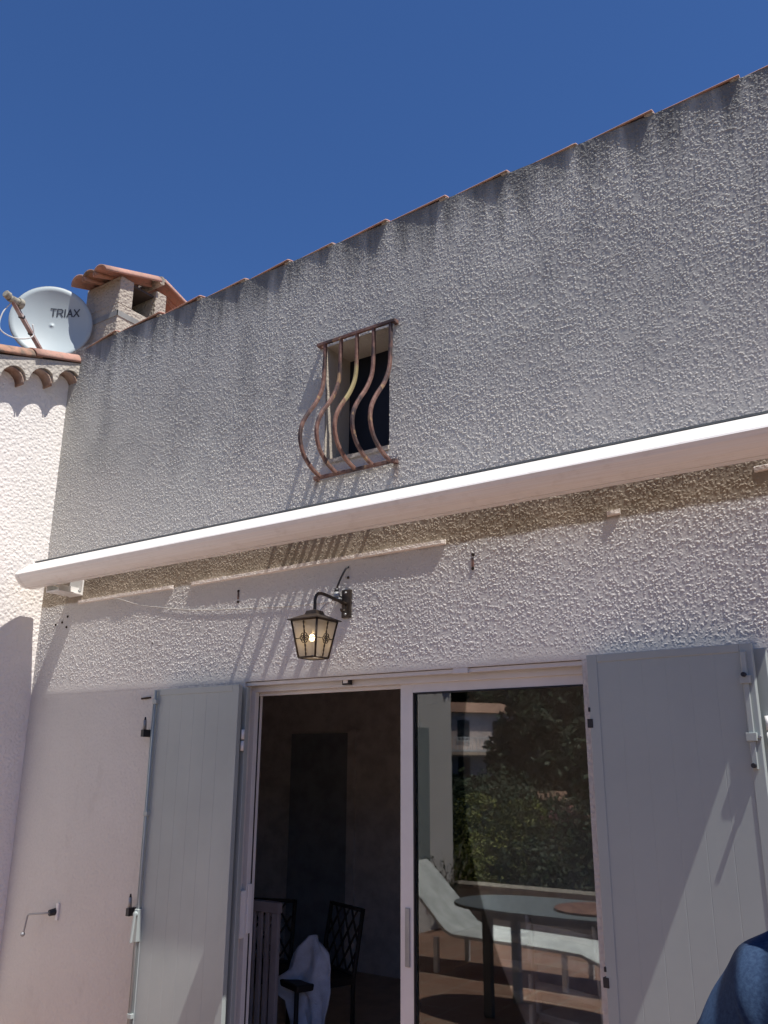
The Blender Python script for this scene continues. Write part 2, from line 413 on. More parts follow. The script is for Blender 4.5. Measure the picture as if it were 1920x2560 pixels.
# coping tiles along the top of the front wall
def tile_mesh(name, L, w0, w1, h, t, mat, n=12, seg=4, sag=0.0):
    vs_ = []; fs = []
    for i in range(seg+1):
        f = i/seg; w = w0+(w1-w0)*f; x = L*f
        for r_, hh in ((w/2, h), (w/2-t, h-t)):
            for k in range(n+1):
                a = PI*k/n; vs_.append((x, -math.cos(a)*r_, math.sin(a)*hh-sag*math.sin(PI*f)))
    m = 2*(n+1)
    for i in range(seg):
        for k in range(n):
            a = i*m+k; fs.append((a, a+1, a+1+m, a+m)); b = a+n+1; fs.append((b, b+m, b+m+1, b+1))
        fs.append((i*m, i*m+m, i*m+m+n+1, i*m+n+1)); fs.append((i*m+n, i*m+2*n+1, i*m+m+2*n+1, i*m+m+n))
    for i in (0, seg):
        for k in range(n): a = i*m+k; fs.append((a, a+n+1, a+n+2, a+1))
    return MB().add(vs_, fs, True).mesh(name, mat)
tm = tile_mesh('coping_tile', .43, .262, .312, .032, .012, M['tile'])
joints = [-5.30, -4.90, -4.43, -4.021, -3.609, -3.228, -2.882, -2.475, -2.077, -1.69, -1.30, -.902, -.499, -.10, .30, .70, 1.1, 1.5, 1.9, 2.3, 2.7, 3.1, 3.5, 3.9, 4.3, 4.7, 5.1]
rr = random.Random(8)
for i in range(len(joints)-1):
    x0, x1 = joints[i], joints[i+1]
    o = bpy.data.objects.new('coping_tile', tm); COL.objects.link(o)
    o.location = Vector((x0-.01, .136+rr.uniform(-.004, .004), 4.793+rr.uniform(-.003, .004)))
    if i == 0: o.location.z -= .03
    o.scale = ((x1-x0+.035)/.43, 1, 1)
    o.rotation_euler = (rr.uniform(-.02, .02), -math.atan2(.014, .43)-rr.uniform(-.006, .006)-(.06 if i == 0 else 0), rr.uniform(-.012, .012))
    attach(o, house); 
    # mortar squeezed out below the raised end of each tile
    if i < 14:
        m = MB(); c = (x1+.004, .004, 4.806)
        m.sphere(c, .020, 10, 6, (1.3, .7, .62)); m.build('mortar_lump', M['mortar'], house)

# small barred window in the front wall
win = MB()
yb = .25
sx0, sx1 = WX0, WX1
# reveal liner: left, right, top, and a sloping sill
win.add([(sx0+.002, .0, WZ0), (sx0+.002, yb, WZ0), (sx0+.002, yb, WZ1), (sx0+.002, .0, WZ1), (sx1-.002, 0, WZ0), (sx1-.002, yb, WZ0), (sx1-.002, yb, WZ1), (sx1-.002, 0, WZ1)],
        [(0, 1, 2, 3), (4, 7, 6, 5)])
win.add([(sx0, 0, WZ1-.002), (sx1, 0, WZ1-.002), (sx1, yb, WZ1-.002), (sx0, yb, WZ1-.002)], [(0, 1, 2, 3)])
wf = win.build('window', M['reveal'], house)
n_ = 10; vs_ = []; fs = []
for i in range(n_+1):
    x = sx0+(sx1-sx0)*i/n_
    vs_ += [(x, -.012+.004*noise.noise((x*20, 1, 0)), WZ0-.02), (x, -.014+.004*noise.noise((x*25, 2, 0)), WZ0+.004), (x, .02, WZ0+.018), (x, yb, WZ0+.105)]
for i in range(n_):
    for k in range(3): a = i*4+k; fs.append((a, a+1, a+5, a+4))
fs += [(0, 1, 2, 3), (n_*4+3, n_*4+2, n_*4+1, n_*4)]
MB().add(vs_, fs).build('window_sill', M['reveal'], wf)
MB().box(sx0, sx1, yb-.02, yb+.02, WZ0, WZ1-.003).build('shutter_board', M['dark_board'], wf)

# rusty bowed grille
gr = empty('window_grille', (-2.65, -.03, 3.29), 'rusty bowed iron grille of five bars over the small dark window', 'window grille')
def bar_tube(pts, w, d):                                  # flat-ish square bar swept in a y-z plane
    m = MB(); vs_ = []; fs = []
    for i, (x, y, z) in enumerate(pts):
        a = pts[max(i-1, 0)]; b = pts[min(i+1, len(pts)-1)]; t = Vector((0, b[1]-a[1], b[2]-a[2])).normalized(); nrm = Vector((0, t.z, -t.y))
        for sx, sn in ((-1, -1), (1, -1), (1, 1), (-1, 1)): vs_.append(Vector((x+sx*w, y, z))+nrm*sn*d)
    for i in range(len(pts)-1):
        for k in range(4): fs.append((i*4+k, i*4+(k+1) % 4, i*4+4+(k+1) % 4, i*4+4+k))
    fs += [(0, 1, 2, 3), tuple(len(vs_)-4+k for k in (3, 2, 1, 0))]
    return m.add(vs_, fs, True)
prof = [(4.115, -.030), (4.03, -.030), (3.95, -.031), (3.88, -.034), (3.82, -.045), (3.76, -.070), (3.70, -.105), (3.64, -.150), (3.58, -.190), (3.53, -.212), (3.48, -.220), (3.43, -.212), (3.38, -.187), (3.34, -.145), (3.31, -.095), (3.292, -.045), (3.288, -.030)]
# smooth the profile
def catmull(ps, m=4):
    out = []
    for i in range(len(ps)-1):
        p0 = ps[max(i-1, 0)]; p1 = ps[i]; p2 = ps[i+1]; p3 = ps[min(i+2, len(ps)-1)]
        for j in range(m):
            t = j/m; out.append(tuple(.5*((2*b)+(-a+c)*t+(2*a-5*b+4*c-d)*t*t+(-a+3*b-3*c+d)*t**3) for a, b, c, d in zip(p0, p1, p2, p3)))
    return out+[tuple(ps[-1])]
xt = [-2.868, -2.752, -2.637, -2.520, -2.404]
for i, x in enumerate(xt):
    bx = bar_tube(catmull([(x+(.012*(-1) if i in (0, 1) else 0)*max(0, (4.115-z)/.83), y, z) for z, y in prof]), 0.0076, .0105)
    o = bx.build('bar', M['lichen' if i == 2 else 'rust'], gr, bevel=.0015)
    if i == 2: o['label'] = 'middle bar with yellow lichen on its upper half'
for z, y, x0, x1 in ((4.118, -.034, -2.925, -2.372), (3.285, -.028, -2.925, -2.378)):
    MB().box(x0, x1, y-.009, y+.009, z-.009, z+.009).build('rail', M['rust'], gr, bevel=.002)
for x in (-2.915, -2.382):
    for z in (4.118, 3.285): MB().box(x-.011, x+.011, -.034, .02, z-.012, z+.012).build('wall_fixing', M['rust'], gr, bevel=.002)

# ------------------------------------------------------------------ left wing
XW = XL
def wing_top(y): return 4.665+.30*y
mb = MB(); Y0 = -5.6
mb.add([(XW, .0, -.3), (XW, Y0, -.3), (XW, Y0, wing_top(Y0)), (XW, 0, wing_top(0)), (XW-.3, .0, -.3), (XW-.3, Y0, -.3), (XW-.3, Y0, wing_top(Y0)), (XW-.3, 0, wing_top(0))],
       [(0, 3, 2, 1), (4, 5, 6, 7), (1, 2, 6, 5), (3, 7, 6, 2), (0, 1, 5, 4)])
mb.add([(XW-.3, Y0, -.3), (XW-.3, Y0+.3, -.3), (-11, Y0+.3, -.3), (-11, Y0, -.3), (XW-.3, Y0, wing_top(Y0)), (XW-.3, Y0+.3, wing_top(Y0)), (-11, Y0+.3, wing_top(Y0)), (-11, Y0, wing_top(Y0))],
       [(0, 1, 2, 3), (4, 7, 6, 5), (0, 4, 5, 1), (0, 3, 7, 4), (3, 2, 6, 7)])
mb.build('side_wall', M['side'], house, label='smooth cream white wing wall running out from the corner')
# scalloped eave band
vs_ = []; fs = []; NY = 26*16; EX = XW+.11
ys = [Y0+(0-Y0)*i/NY for i in range(NY+1)]
for y in ys:
    ph = ((y+.08)/.22+.5) % 1.0-.5; u = min(1, abs(ph)*2/.88)
    zb = 4.497+.325*y+.105*math.sqrt(max(0, 1-u*u)); zt = wing_top(y)+.0
    vs_ += [(XW-.002, y, zb), (EX, y, zb+.004), (EX+.004, y, zt), (XW-.002, y, zt)]
for i in range(NY):
    for k in range(3): a = i*4+k; fs.append((a, a+1, a+5, a+4))
fs += [(0, 1, 2, 3), (NY*4+3, NY*4+2, NY*4+1, NY*4)]
MB().add(vs_, fs, False).build('scalloped_eave', M['genoise'], house)
# hollow canal tiles under the band
M['evtile'] = simple('plastered_tile', (.36, .27, .22), .9, .2, col2=(.25, .15, .11), scale=9, bump=.4)
gm = tile_mesh('eave_tile', .098, .192, .192, .100, .009, M['evtile'], 12, 1)
k = 0; y = -.08
while y > Y0+.2:
    o = bpy.data.objects.new('eave_tile', gm); COL.objects.link(o); o.location = (XW, y, 4.500+.325*y); o.rotation_euler = (R(18)*0+.0, 0, 0); attach(o, house); y -= .22
# verge tiles going up the slope
vm = tile_mesh('verge_tile', .47, .21, .17, .085, .014, M['tile'])
vm2 = tile_mesh('verge_tile', .47, .21, .17, .085, .014, M['oldtile'])
y = .06; k = 0
while y > Y0:
    o = bpy.data.objects.new('verge_tile', vm2 if k == 1 else vm); COL.objects.link(o)
    o.rotation_mode = 'XYZ'
    y0 = y-.40
    o.matrix_basis = Matrix.Translation((XW+.035, y0-.03, wing_top(y0)+.006)) @ Matrix.Rotation(PI/2, 4, 'Z') @ Matrix.Rotation(-math.atan(.30)-.0+.02, 4, 'Y')
    attach(o, house); k += 1; y -= .40
# wing roof: corrugated canal tiling
vs_ = []; fs = []; NX = 26*8; x0, x1 = -11.0, XW-.02
ysr = [Y0-.15+i*.40 for i in range(20)]
row = 0
for yy in ysr:
    for e in (0, 1):
        y = yy+e*.40
        if y > 1.9: continue
        for i in range(NX+1):
            x = x0+(x1-x0)*i/NX
            vs_.append((x, y, wing_top(y)-.03+.045*math.cos(2*PI*x/.215)+(.02 if e == 0 else 0)))
        row += 1
for r_ in range(row-1):
    for i in range(NX): a = r_*(NX+1)+i; fs.append((a, a+1, a+NX+2, a+NX+1))
MB().add(vs_, fs, True).build('wing_roof', M['tile'], house)
MB().add([(-5.38, .3, 4.5), (-5.38, 1.9, 4.5), (-5.38, 1.9, 5.15), (-5.38, .3, 4.7)], [(0, 1, 2, 3)]).build('verge_board', M['genoise'], house)
# window in the wing, seen only in the glass
mb = MB()
for a in ((-4.35, -4.28), (-3.67, -3.60)): mb.box(XW-.0, XW+.03, a[0], a[1], .98, 2.12)
mb.box(XW, XW+.03, -4.28, -3.67, .98, 1.05); mb.box(XW, XW+.03, -4.28, -3.67, 2.05, 2.12)
sw = mb.build('side_window', M['frame'], house)
MB().box(XW, XW+.012, -4.28, -3.67, 1.05, 2.05).build('pane', M['dark_board'], sw)
mb = MB(); mb.box(XW+.035, XW+.065, -4.98, -4.37, .66, 2.16); ss = mb.build('side_shutter', M['shutL'], house, bevel=.003)

# ------------------------------------------------------------------ chimney
ch = bpy.data.objects.new('chimney', None)
CX0, CX1, CY0, CY1 = -5.92, -5.47, .42, .92
mb = MB()
zc = 5.50                                               # top of the solid shaft
mb.box(CX0, CX1, CY0, CY1, 4.4, 5.455)
# front panel (full height) and pillar of the outlet on the right-hand face
mb.box(CX0, CX1, CY0, CY0+.14, 5.455, 5.715); mb.box(CX0, CX1, CY1-.12, CY1, 5.455, 5.76)
mb.box(CX0, CX0+.1, CY0+.14, CY1-.12, 5.455, 5.74)
chim = mb.build('chimney', M['chimney'], house, bevel=.006)
mb = MB(); e = .006
mb.box(CX0-e, CX1+e, CY0-e, CY0+.0-.0005, 5.335, 5.385); mb.box(CX1+.0005, CX1+e, CY0-e, CY1+e, 5.335, 5.385)
mb.build('flashing', simple('lead_band', (.27, .27, .25), .6), chim)
MB().box(CX0-.02, CX1-.03, CY0+.14, CY1-.12, 5.695, 5.715).build('cap_slab', simple('sooty_slab', (.06, .05, .045), .9), chim)
cm = tile_mesh('cap_tile', .60, .19, .16, .075, .014, M['tile'])
cm_old = tile_mesh('cap_tile', .58, .19, .16, .075, .014, M['oldtile'])
cm2 = tile_mesh('cap_tile', .34, .19, .16, .075, .014, M['tile'])
for i in range(3):
    xc = CX1-.045-i*.140
    o = bpy.data.objects.new('cap_tile', cm if i != 1 else cm_old); COL.objects.link(o)
    o.matrix_basis = Matrix.Translation((xc, CY0-.18, 5.655)) @ Matrix.Rotation(PI/2, 4, 'Z') @ Matrix.Rotation(-.30, 4, 'Y') @ Matrix.Rotation(.04*(i-1), 4, 'Z'); attach(o, chim)
    o = bpy.data.objects.new('cap_tile', cm2); COL.objects.link(o)
    o.matrix_basis = Matrix.Translation((xc, CY0+.76, 5.735)) @ Matrix.Rotation(-PI/2, 4, 'Z') @ Matrix.Rotation(-.38, 4, 'Y'); attach(o, chim)
MB().tube([(CX0-.02, CY0+.42, 5.872), (CX1+.02, CY0+.42, 5.872)], [.045, .04], 12).build('ridge_mortar', M['mortar'], chim)

# ------------------------------------------------------------------ satellite dish
dish = empty('satellite_dish', (-5.75, .0, 4.75), 'pale grey satellite dish with dark lettering, on the tiled roof by the chimney', 'satellite dish')
DC = Vector((-5.95, .13, 5.29)); DN = Vector((.74, -.60, .02)).normalized()
DU = (Vector((0, 0, 1))-DN*DN.z).normalized(); DR = DU.cross(DN).normalized()
def dpt(a, b, h): return DC+DR*a+DU*b+DN*h
RA, RB = .325, .33
vs_ = []; fs = []; NR, NA = 10, 56
for i in range(NR+1):
    r_ = i/NR
    for k in range(NA): a = 2*PI*k/NA; vs_.append(dpt(RA*r_*math.cos(a), RB*r_*math.sin(a), -.075*(1-r_*r_)))
for i in range(NR):
    for k in range(NA): k2 = (k+1) % NA; fs.append((i*NA+k, i*NA+k2, (i+1)*NA+k2, (i+1)*NA+k))
mb = MB().add(vs_, fs, True); refl = mb.build('reflector', M['dish'], dish)
sd = refl.modifiers.new('s', 'SOLIDIFY'); sd.thickness = .006; sd.offset = -1
MB().tube([dpt(RA*math.cos(2*PI*k/NA), RB*math.sin(2*PI*k/NA), -.004) for k in range(NA+1)], .006, 8, False).build('rim', M['dishrim'], dish)
arm0 = dpt(-.0, -RB-.02, -.02); arm1 = Vector((-5.99, -.34, 5.22))
arm1 = dpt(-.27, -.03, .33)
MB().obox((arm0+arm1)/2, arm1-arm0, DR, (arm1-arm0).cross(DR), (arm1-arm0).length/2, .017, .024).build('feed_arm', M['armpaint'], dish, bevel=.003)
dd = (DC-arm1).normalized()
mb = MB(); mb.cyl(arm1-dd*.03, arm1+dd*.06, .028, 16, .034); mb.cyl(arm1+dd*.06, arm1+dd*.10, .043, 18, .045); mb.cyl(arm1-dd*.07+DU*.02, arm1-dd*.03+DU*.01, .03, 12, .034)
mb.build('receiver_head', M['dirtyplastic'], dish, bevel=.003)
q0 = arm1-DU*.03
MB().tube(catmull([tuple(q0), tuple(q0+DR*-.05-DU*.12+DN*.02), tuple(q0+DR*-.05-DU*.25+DN*.01), tuple(q0+DR*.06-DU*.28-DN*.05), tuple(q0+DR*.17-DU*.20-DN*.14), tuple(q0+DR*.16-DU*.10-DN*.12)], 6), .0055, 8).build('cable', M['cable_white'], dish)
for f_ in (.45, .72):
    c_ = arm0.lerp(arm1, f_); MB().obox(c_, arm1-arm0, DR, (arm1-arm0).cross(DR), .006, .021, .028).build('cable_tie', M['black'], dish)
for a, b in ((-.07, -.075), (.055, -.065)): MB().cyl(dpt(a, b, -.075), dpt(a, b, -.064), .004, 8).build('bolt', M['galv'], dish)
mb = MB(); mb.cyl(dpt(0, -.15, -.085), dpt(0, -.2, -.2), .05); mb.cyl(dpt(0, -.2, -.2), dpt(0, -.2, -.2)+Vector((0, 0, -.5)), .024); mb.build('mast', M['galv'], dish)
# raised lettering as the dish carries it
def stroke_text(txt, place, hgt, wid, gap, th, mat, parent, name):
    G = {'T': [[(0, 1), (1, 1)], [(.5, 1), (.5, 0)]], 'R': [[(0, 0), (0, 1)], [(0, 1), (.7, 1), (.95, .87), (.95, .62), (.7, .48), (0, .48)], [(.5, .48), (1, 0)]],
         'I': [[(.5, 0), (.5, 1)]], 'A': [[(0, 0), (.5, 1), (1, 0)], [(.2, .35), (.8, .35)]], 'X': [[(0, 0), (1, 1)], [(0, 1), (1, 0)]]}
    m = MB(); x = 0
    for c in txt:
        w = wid*(.3 if c == 'I' else 1)
        for st in G[c]:
            for (a, b), (c2, d2) in zip(st[:-1], st[1:]):
                ax, ay, bx_, by_ = (x+a*w), b*hgt, (x+c2*w), d2*hgt
                L = math.hypot(bx_-ax, by_-ay); ux, uy = (bx_-ax)/L, (by_-ay)/L; px, py = -uy*th/2, ux*th/2
                ax -= ux*th*.3; ay -= uy*th*.3; bx_ += ux*th*.3; by_ += uy*th*.3
                q = [place(ax+px, ay+py), place(ax-px, ay-py), place(bx_-px, by_-py), place(bx_+px, by_+py)]
                m.add([v for v in q], [(0, 1, 2, 3)])
        x += w+gap
    return m.build(name, mat, parent)
def tp(a, b):
    u, v = -.02+a, .085+b+(a*.06)
    r2 = (u/RA)**2+(v/RB)**2
    return dpt(u, v, -.075*(1-r2)+.009)
stroke_text('TRIAX', tp, .062, .042, .012, .0115, M['dishtext'], refl, 'lettering')

# ------------------------------------------------------------------ awning
aw = empty('awning', (-2.8, -.2, 2.88), 'closed white cassette awning running the width of the wall above the lamp', 'awning')
AX0, AX1 = -5.235, -.335
prof_a = [(-.097, 2.912), (-.097, 3.050), (-.118, 3.054), (-.200, 3.054), (-.232, 3.036), (-.268, 3.010), (-.303, 2.982), (-.332, 2.957), (-.336, 2.948), (-.325, 2.928), (-.305, 2.905), (-.288, 2.890), (-.258, 2.874), (-.2475, 2.872), (-.2470, 2.877), (-.2430, 2.877), (-.2425, 2.871), (-.205, 2.872), (-.170, 2.882), (-.1665, 2.887), (-.1625, 2.886), (-.160, 2.885), (-.130, 2.899)]
mb = MB(); n = len(prof_a)
mb.prism_x(prof_a, AX0+.02, AX1-.02); cas = mb.build('cassette', M['awning'], aw)
def scale_prof(p, s): 
    cy = sum(a for a, b in p)/len(p); cz = sum(b for a, b in p)/len(p); return [(cy+(a-cy)*s, cz+(b-cz)*s) for a, b in p]
outer = [p for i, p in enumerate(prof_a) if i not in (14, 15, 19, 20)]
for a, b in ((AX0-.012, AX0+.02), (AX1-.02, AX1+.012)):
    MB().prism_x(scale_prof(outer, 1.025), a, b).build('end_cap', M['awning'], aw, bevel=.004)
MB().box(AX0+.0, AX1, -.206, -.190, 3.0545, 3.064).build('top_seal', M['awning_seal'], aw)
for xb in (-5.02, -2.4):
    mb = MB(); mb.box(xb-.07, xb+.07, -.012 if xb < -5 else -.006, 0.0, 2.83 if xb < -5 else 3.0, 3.04)
    b_ = mb.build('wall_bracket', M['plastic_white'], aw, bevel=.002)
    if xb == -5.02:
        mb = MB(); mb.box(xb-.07, xb+.07, -.19, -.012, 2.835, 2.842); mb.box(xb-.07, xb-.063, -.19, -.012, 2.842, 2.885); mb.box(xb+.03, xb+.037, -.17, -.012, 2.842, 2.885)
        mb.build('bracket_tray', M['plastic_white'], b_)
        for dx in (-.03, .05): MB().cyl((xb+dx, -.012, 2.86), (xb+dx, -.022, 2.86), .008, 8).build('screw', M['galv'], b_)

# ------------------------------------------------------------------ wall lantern
LX, LY = -2.695, -.272
lamp = empty('wall_lantern', (-2.69, -.01, 2.47), 'lit bronze wall lantern with frosted panes hanging from a bent arm below the awning', 'lamp')
mb = MB(); mb.box(-2.722, -2.664, -.016, 0, 2.473, 2.623); bp = mb.build('back_plate', M['lampmetal'], lamp, bevel=.003)
for z in (2.49, 2.605): MB().sphere((-2.693, -.018, z), .007, 8, 6).build('screw', M['galv'], bp)
armp = catmull([(-2.693, -.016, 2.545), (-2.693, -.07, 2.552), (-2.694, -.15, 2.562), (-2.695, -.215, 2.568), (-2.695, -.252, 2.560), (-2.695, -.270, 2.535), (-2.695, -.272, 2.50), (LX, LY, 2.468)], 5)
MB().tube(armp, .0085, 10).build('arm', M['lampmetal'], lamp)
sp = [(-2.693, -.02+math.cos(a)*r_-.03, 2.515+math.sin(a)*r_) for a, r_ in [(PI*.6-i*.35, .03-.0016*i) for i in range(15)]]
MB().tube(sp, .005, 6).build('scroll', M['lampmetal'], lamp)
def frustum(m, c, zs_, hs):
    n0 = len(m.v); v = []
    for z, h in zip(zs_, hs): v += [(c[0]-h, c[1]-h, z), (c[0]+h, c[1]-h, z), (c[0]+h, c[1]+h, z), (c[0]-h, c[1]+h, z)]
    f = []
    for i in range(len(zs_)-1):
        for k in range(4): f.append((i*4+k, i*4+(k+1) % 4, i*4+4+(k+1) % 4, i*4+4+k))
    f += [(3, 2, 1, 0), tuple(len(v)-4+k for k in range(4))]
    return m.add(v, f)
hT, hB, zT, zB = .0815, .052, 2.418, 2.236
mb = MB(); frustum(mb, (LX, LY), (2.420, 2.424, 2.452, 2.470, 2.476), (.098, .097, .036, .030, .012)); mb.build('lantern_roof', M['lampmetal'], lamp)
mb = MB()
for sx, sy in ((-1, -1), (1, -1), (1, 1), (-1, 1)):
    mb.tube([(LX+sx*hT, LY+sy*hT, zT), (LX+sx*hB, LY+sy*hB, zB)], .0055, 6)
for h, z in ((hT, zT), (hB, zB)):
    for a, b in (((-1, -1), (1, -1)), ((1, -1), (1, 1)), ((1, 1), (-1, 1)), ((-1, 1), (-1, -1))):
        mb.tube([(LX+a[0]*h, LY+a[1]*h, z), (LX+b[0]*h, LY+b[1]*h, z)], .005, 6)
cage = mb.build('lantern_frame', M['lampmetal'], lamp)
for s_ in range(4):
    ca, sa = [(1, 0), (0, 1), (-1, 0), (0, -1)][s_]
    def fp(u, w, off=0):                    # u across -1..1, w 0 bottom..1 top, on face s_
        h = hB+(hT-hB)*w; z = zB+(zT-zB)*w; x = u*h; y = -(h+off)
        return (LX+x*ca-y*sa, LY+x*sa+y*ca, z)
    MB().add([fp(-1, 0), fp(1, 0), fp(1, 1), fp(-1, 1)], [(0, 1, 2, 3)]).build('lantern_pane', M['frost'], lamp)
    mb = MB(); o_ = .006
    for w0, w1 in ((.02, .36), (.62, .97)):
        mb.tube([fp(0, w0+(w1-w0)*i/12, o_) for i in range(13)], [.0024+.0022*abs(math.sin(i*PI/4)) for i in range(13)], 6)
    mb.tube([fp(0, .36, o_), fp(0, .62, o_)], .0022, 6)
    mb.tube([fp(-1, .5, o_), fp(-.42, .5, o_)], .0024, 6); mb.tube([fp(.42, .5, o_), fp(1, .5, o_)], .0024, 6)
    for k in range(6):
        a = PI*k/3; cu, cw = .21*math.cos(a), .5+.075*math.sin(a)
        mb.tube([fp(cu+.17*math.cos(2*PI*j/12), cw+.062*math.sin(2*PI*j/12), o_+.003) for j in range(13)], .0024, 5, False)
    mb.build('rosette', M['lampmetal'], cage)
MB().add([(LX-hB, LY-hB, zB-.001), (LX+hB, LY-hB, zB-.001), (LX+hB, LY+hB, zB-.001), (LX-hB, LY+hB, zB-.001)], [(0, 1, 2, 3)]).build('lantern_floor', M['frost'], lamp)
MB().sphere((LX-.004, LY-.01, 2.335), .015, 14, 10, (1, 1, 1.25)).build('bulb', M['bulb'], lamp)
MB().cyl((LX, LY, 2.36), (LX, LY, 2.42), .012).build('bulb_socket', M['plastic_white'], lamp)
# supply cable and junction cap
lc = empty('supply_cable', (-2.74, -.02, 2.62), 'short black cable with pale junction cap running from a wall hole down to the lantern', 'cable')
MB().tube(catmull([(-2.69, .0, 2.748), (-2.694, -.018, 2.738), (-2.712, -.028, 2.70), (-2.735, -.03, 2.655), (-2.745, -.03, 2.63)], 5), .0055, 8).build('lead', M['black'], lc)
MB().cyl((-2.745, -.03, 2.632), (-2.747, -.03, 2.612), .013, 10).build('gland', M['black'], lc)
mb = MB(); mb.cyl((-2.747, -.03, 2.612), (-2.742, -.03, 2.578), .014, 14, .025); mb.cyl((-2.742, -.03, 2.578), (-2.742, -.03, 2.568), .028, 14); mb.build('junction_cap', M['galv'], lc)
MB().tube(catmull([(-2.76, -.03, 2.57), (-2.80, -.05, 2.55), (-2.815, -.09, 2.50), (-2.80, -.14, 2.46)], 5), .003, 6).build('bare_wire', M['cable_white'], lc)
w_ = MB().tube(catmull([(-4.66, -.004, 2.787), (-4.55, -.016, 2.765), (-4.40, -.009, 2.72), (-4.305, -.006, 2.697), (-4.131, -.006, 2.668), (-3.90, -.006, 2.632), (-3.625, -.006, 2.608), (-3.3, -.006, 2.588), (-3.055, -.006, 2.574), (-2.85, -.008, 2.570), (-2.765, -.02, 2.575)], 6), .0019, 6).build('thin_cable', M['cable_white'])
w_.location = (0, 0, 0); tag(w_, 'thin white cable drooping across the roughcast from the cement ledge to the lantern', 'cable')

# ------------------------------------------------------------------ sliding door
fr = MB(); fy0, fy1 = .055, .20
fr.box(DX0, DX0+.030, fy0, .118, 0, DH-.055); fr.box(-1.345, -1.291, fy0, fy1, 0, DH-.055); fr.box(DX0, -1.291, fy0, fy1, DH-.055, DH-.001); fr.box(DX0, -1.291, fy0, fy1, -.02, .03)
fr.box(DX0+.030, -1.346, .085, .093, DH-.075, DH-.055)
dframe = fr.build('door_frame', M['frame'], house, bevel=.002)
m = MB(); m.box(DX0+.0302, DX0+.034, .085, .092, .03, DH-.06); m.build('frame_seal', M['seal'], dframe)
# roller-blind style guide strip at the head, with its little clips
m = MB(); m.box(DX0, DX1, .012, .034, DH-.022, DH-.004); m.build('head_rail', M['frame'], dframe)
m = MB(); m.box(-2.742, -2.694, .03, .054, 2.13, 2.165); lock = m.build('head_catch', M['black'], dframe); MB().box(-2.732, -2.704, .024, .031, 2.138, 2.156).build('catch_plate', M['plastic_white'], lock)
m = MB(); m.box(-2.06, -1.98, .002, .036, 2.15, 2.176); m.build('rail_clip', M['frame'], dframe)
sash = bpy.data.objects.new('x', None)
sx0_, sx1_ = -2.405, -1.348; sy0, sy1 = .072, .112; st = .075
m = MB(); m.box(sx0_, sx0_+st, sy0, sy1, .035, 2.135); m.box(sx1_-st, sx1_, sy0, sy1, .035, 2.135); m.box(sx0_+st, sx1_-st, sy0, sy1, 2.075, 2.135); m.box(sx0_+st, sx1_-st, sy0, sy1, .035, .12)
sash = m.build('sliding_sash', M['frame'], house, bevel=.002)
MB().box(sx0_+st, sx1_-st, .088, .094, .12, 2.075).build('glass_pane', M['glass'], sash)
m = MB()
m.box(sx0_+st-.001, sx0_+st+.006, sy0-.001, sy0+.012, .12, 2.075); m.box(sx0_+st, sx1_-st, sy0-.001, sy0+.012, 2.069, 2.0765); m.build('glazing_seal', M['seal'], sash)
m = MB(); m.box(sx0_+.028, sx0_+.055, sy0-.006, sy0, .84, 1.09); m.build('recessed_grip', M['galv'], sash, bevel=.003)
m = MB(); m.box(DX0+.0, DX0+.028, .020, .056, .86, 1.09); m.build('latch_cover', M['plastic_white'], dframe, bevel=.004)
m = MB(); m.box(DX0+.031, DX0+.040, .06, .09, .88, 1.12); m.build('lock_strike', M['plastic_white'], dframe, bevel=.003)

# ------------------------------------------------------------------ shutters
def leaf(name, parent, A, B, th, z0, z1, mat, grooves=6, border=.055):
    """folded shutter leaf standing from A to B (x,y of its outer face, left and right), with V-grooved boarding inside a border"""
    A = Vector((*A, 0)); B = Vector((*B, 0)); ux = (B-A); L = ux.length; ux.normalize(); un = Vector((ux.y, -ux.x, 0))   # towards the viewer
    def P(u, d, z): return A+ux*u+un*d+Vector((0, 0, z))
    m = MB()
    def bar(u0, u1, d0, d1, a, b):
        v = [P(u, d, z) for z in (a, b) for d in (d0, d1) for u in (u0, u1)]
        m.add(v, [(0,2,3,1),(4,5,7,6),(0,1,5,4),(2,6,7,3),(0,4,6,2),(1,3,7,5)])
    bar(0, border, -th, 0, z0, z1); bar(L-border, L, -th, 0, z0, z1); bar(border, L-border, -th, 0, z1-border*.72, z1); bar(border, L-border, -th, 0, z0, z0+border)
    o = m.build(name, mat, parent, bevel=.0025)
    # boarding
    a, b = border-.001, L-border+.001; pr = [(a, -th*.8), (a, -.0035)]; n = grooves; g = .0018
    for i in range(1, n):
        u = a+(b-a)*i/n; pr += [(u-g, -.0035), (u-.0008, -.0041), (u+.0008, -.0041), (u+g, -.0035)]
    pr += [(b, -.0035), (b, -th*.8)]
    mm = MB(); N = len(pr); v = [P(u, d, z0+border*.9) for u, d in pr]+[P(u, d, z1-border*.68) for u, d in pr]
    mm.add(v, [(i, (i+1) % N, N+(i+1) % N, N+i) for i in range(N)]+[tuple(range(N))[::-1], tuple(range(N, 2*N))])
    mm.build('boarding', mat, parent)
    return P
# left pair, folded back flat against the wall
SHL = bpy.data.objects.new('s', None)
def shutter_root(name, loc, label):
    m = MB(); x, y, z = loc; 
    return m
shl = MB()
shl_root = None
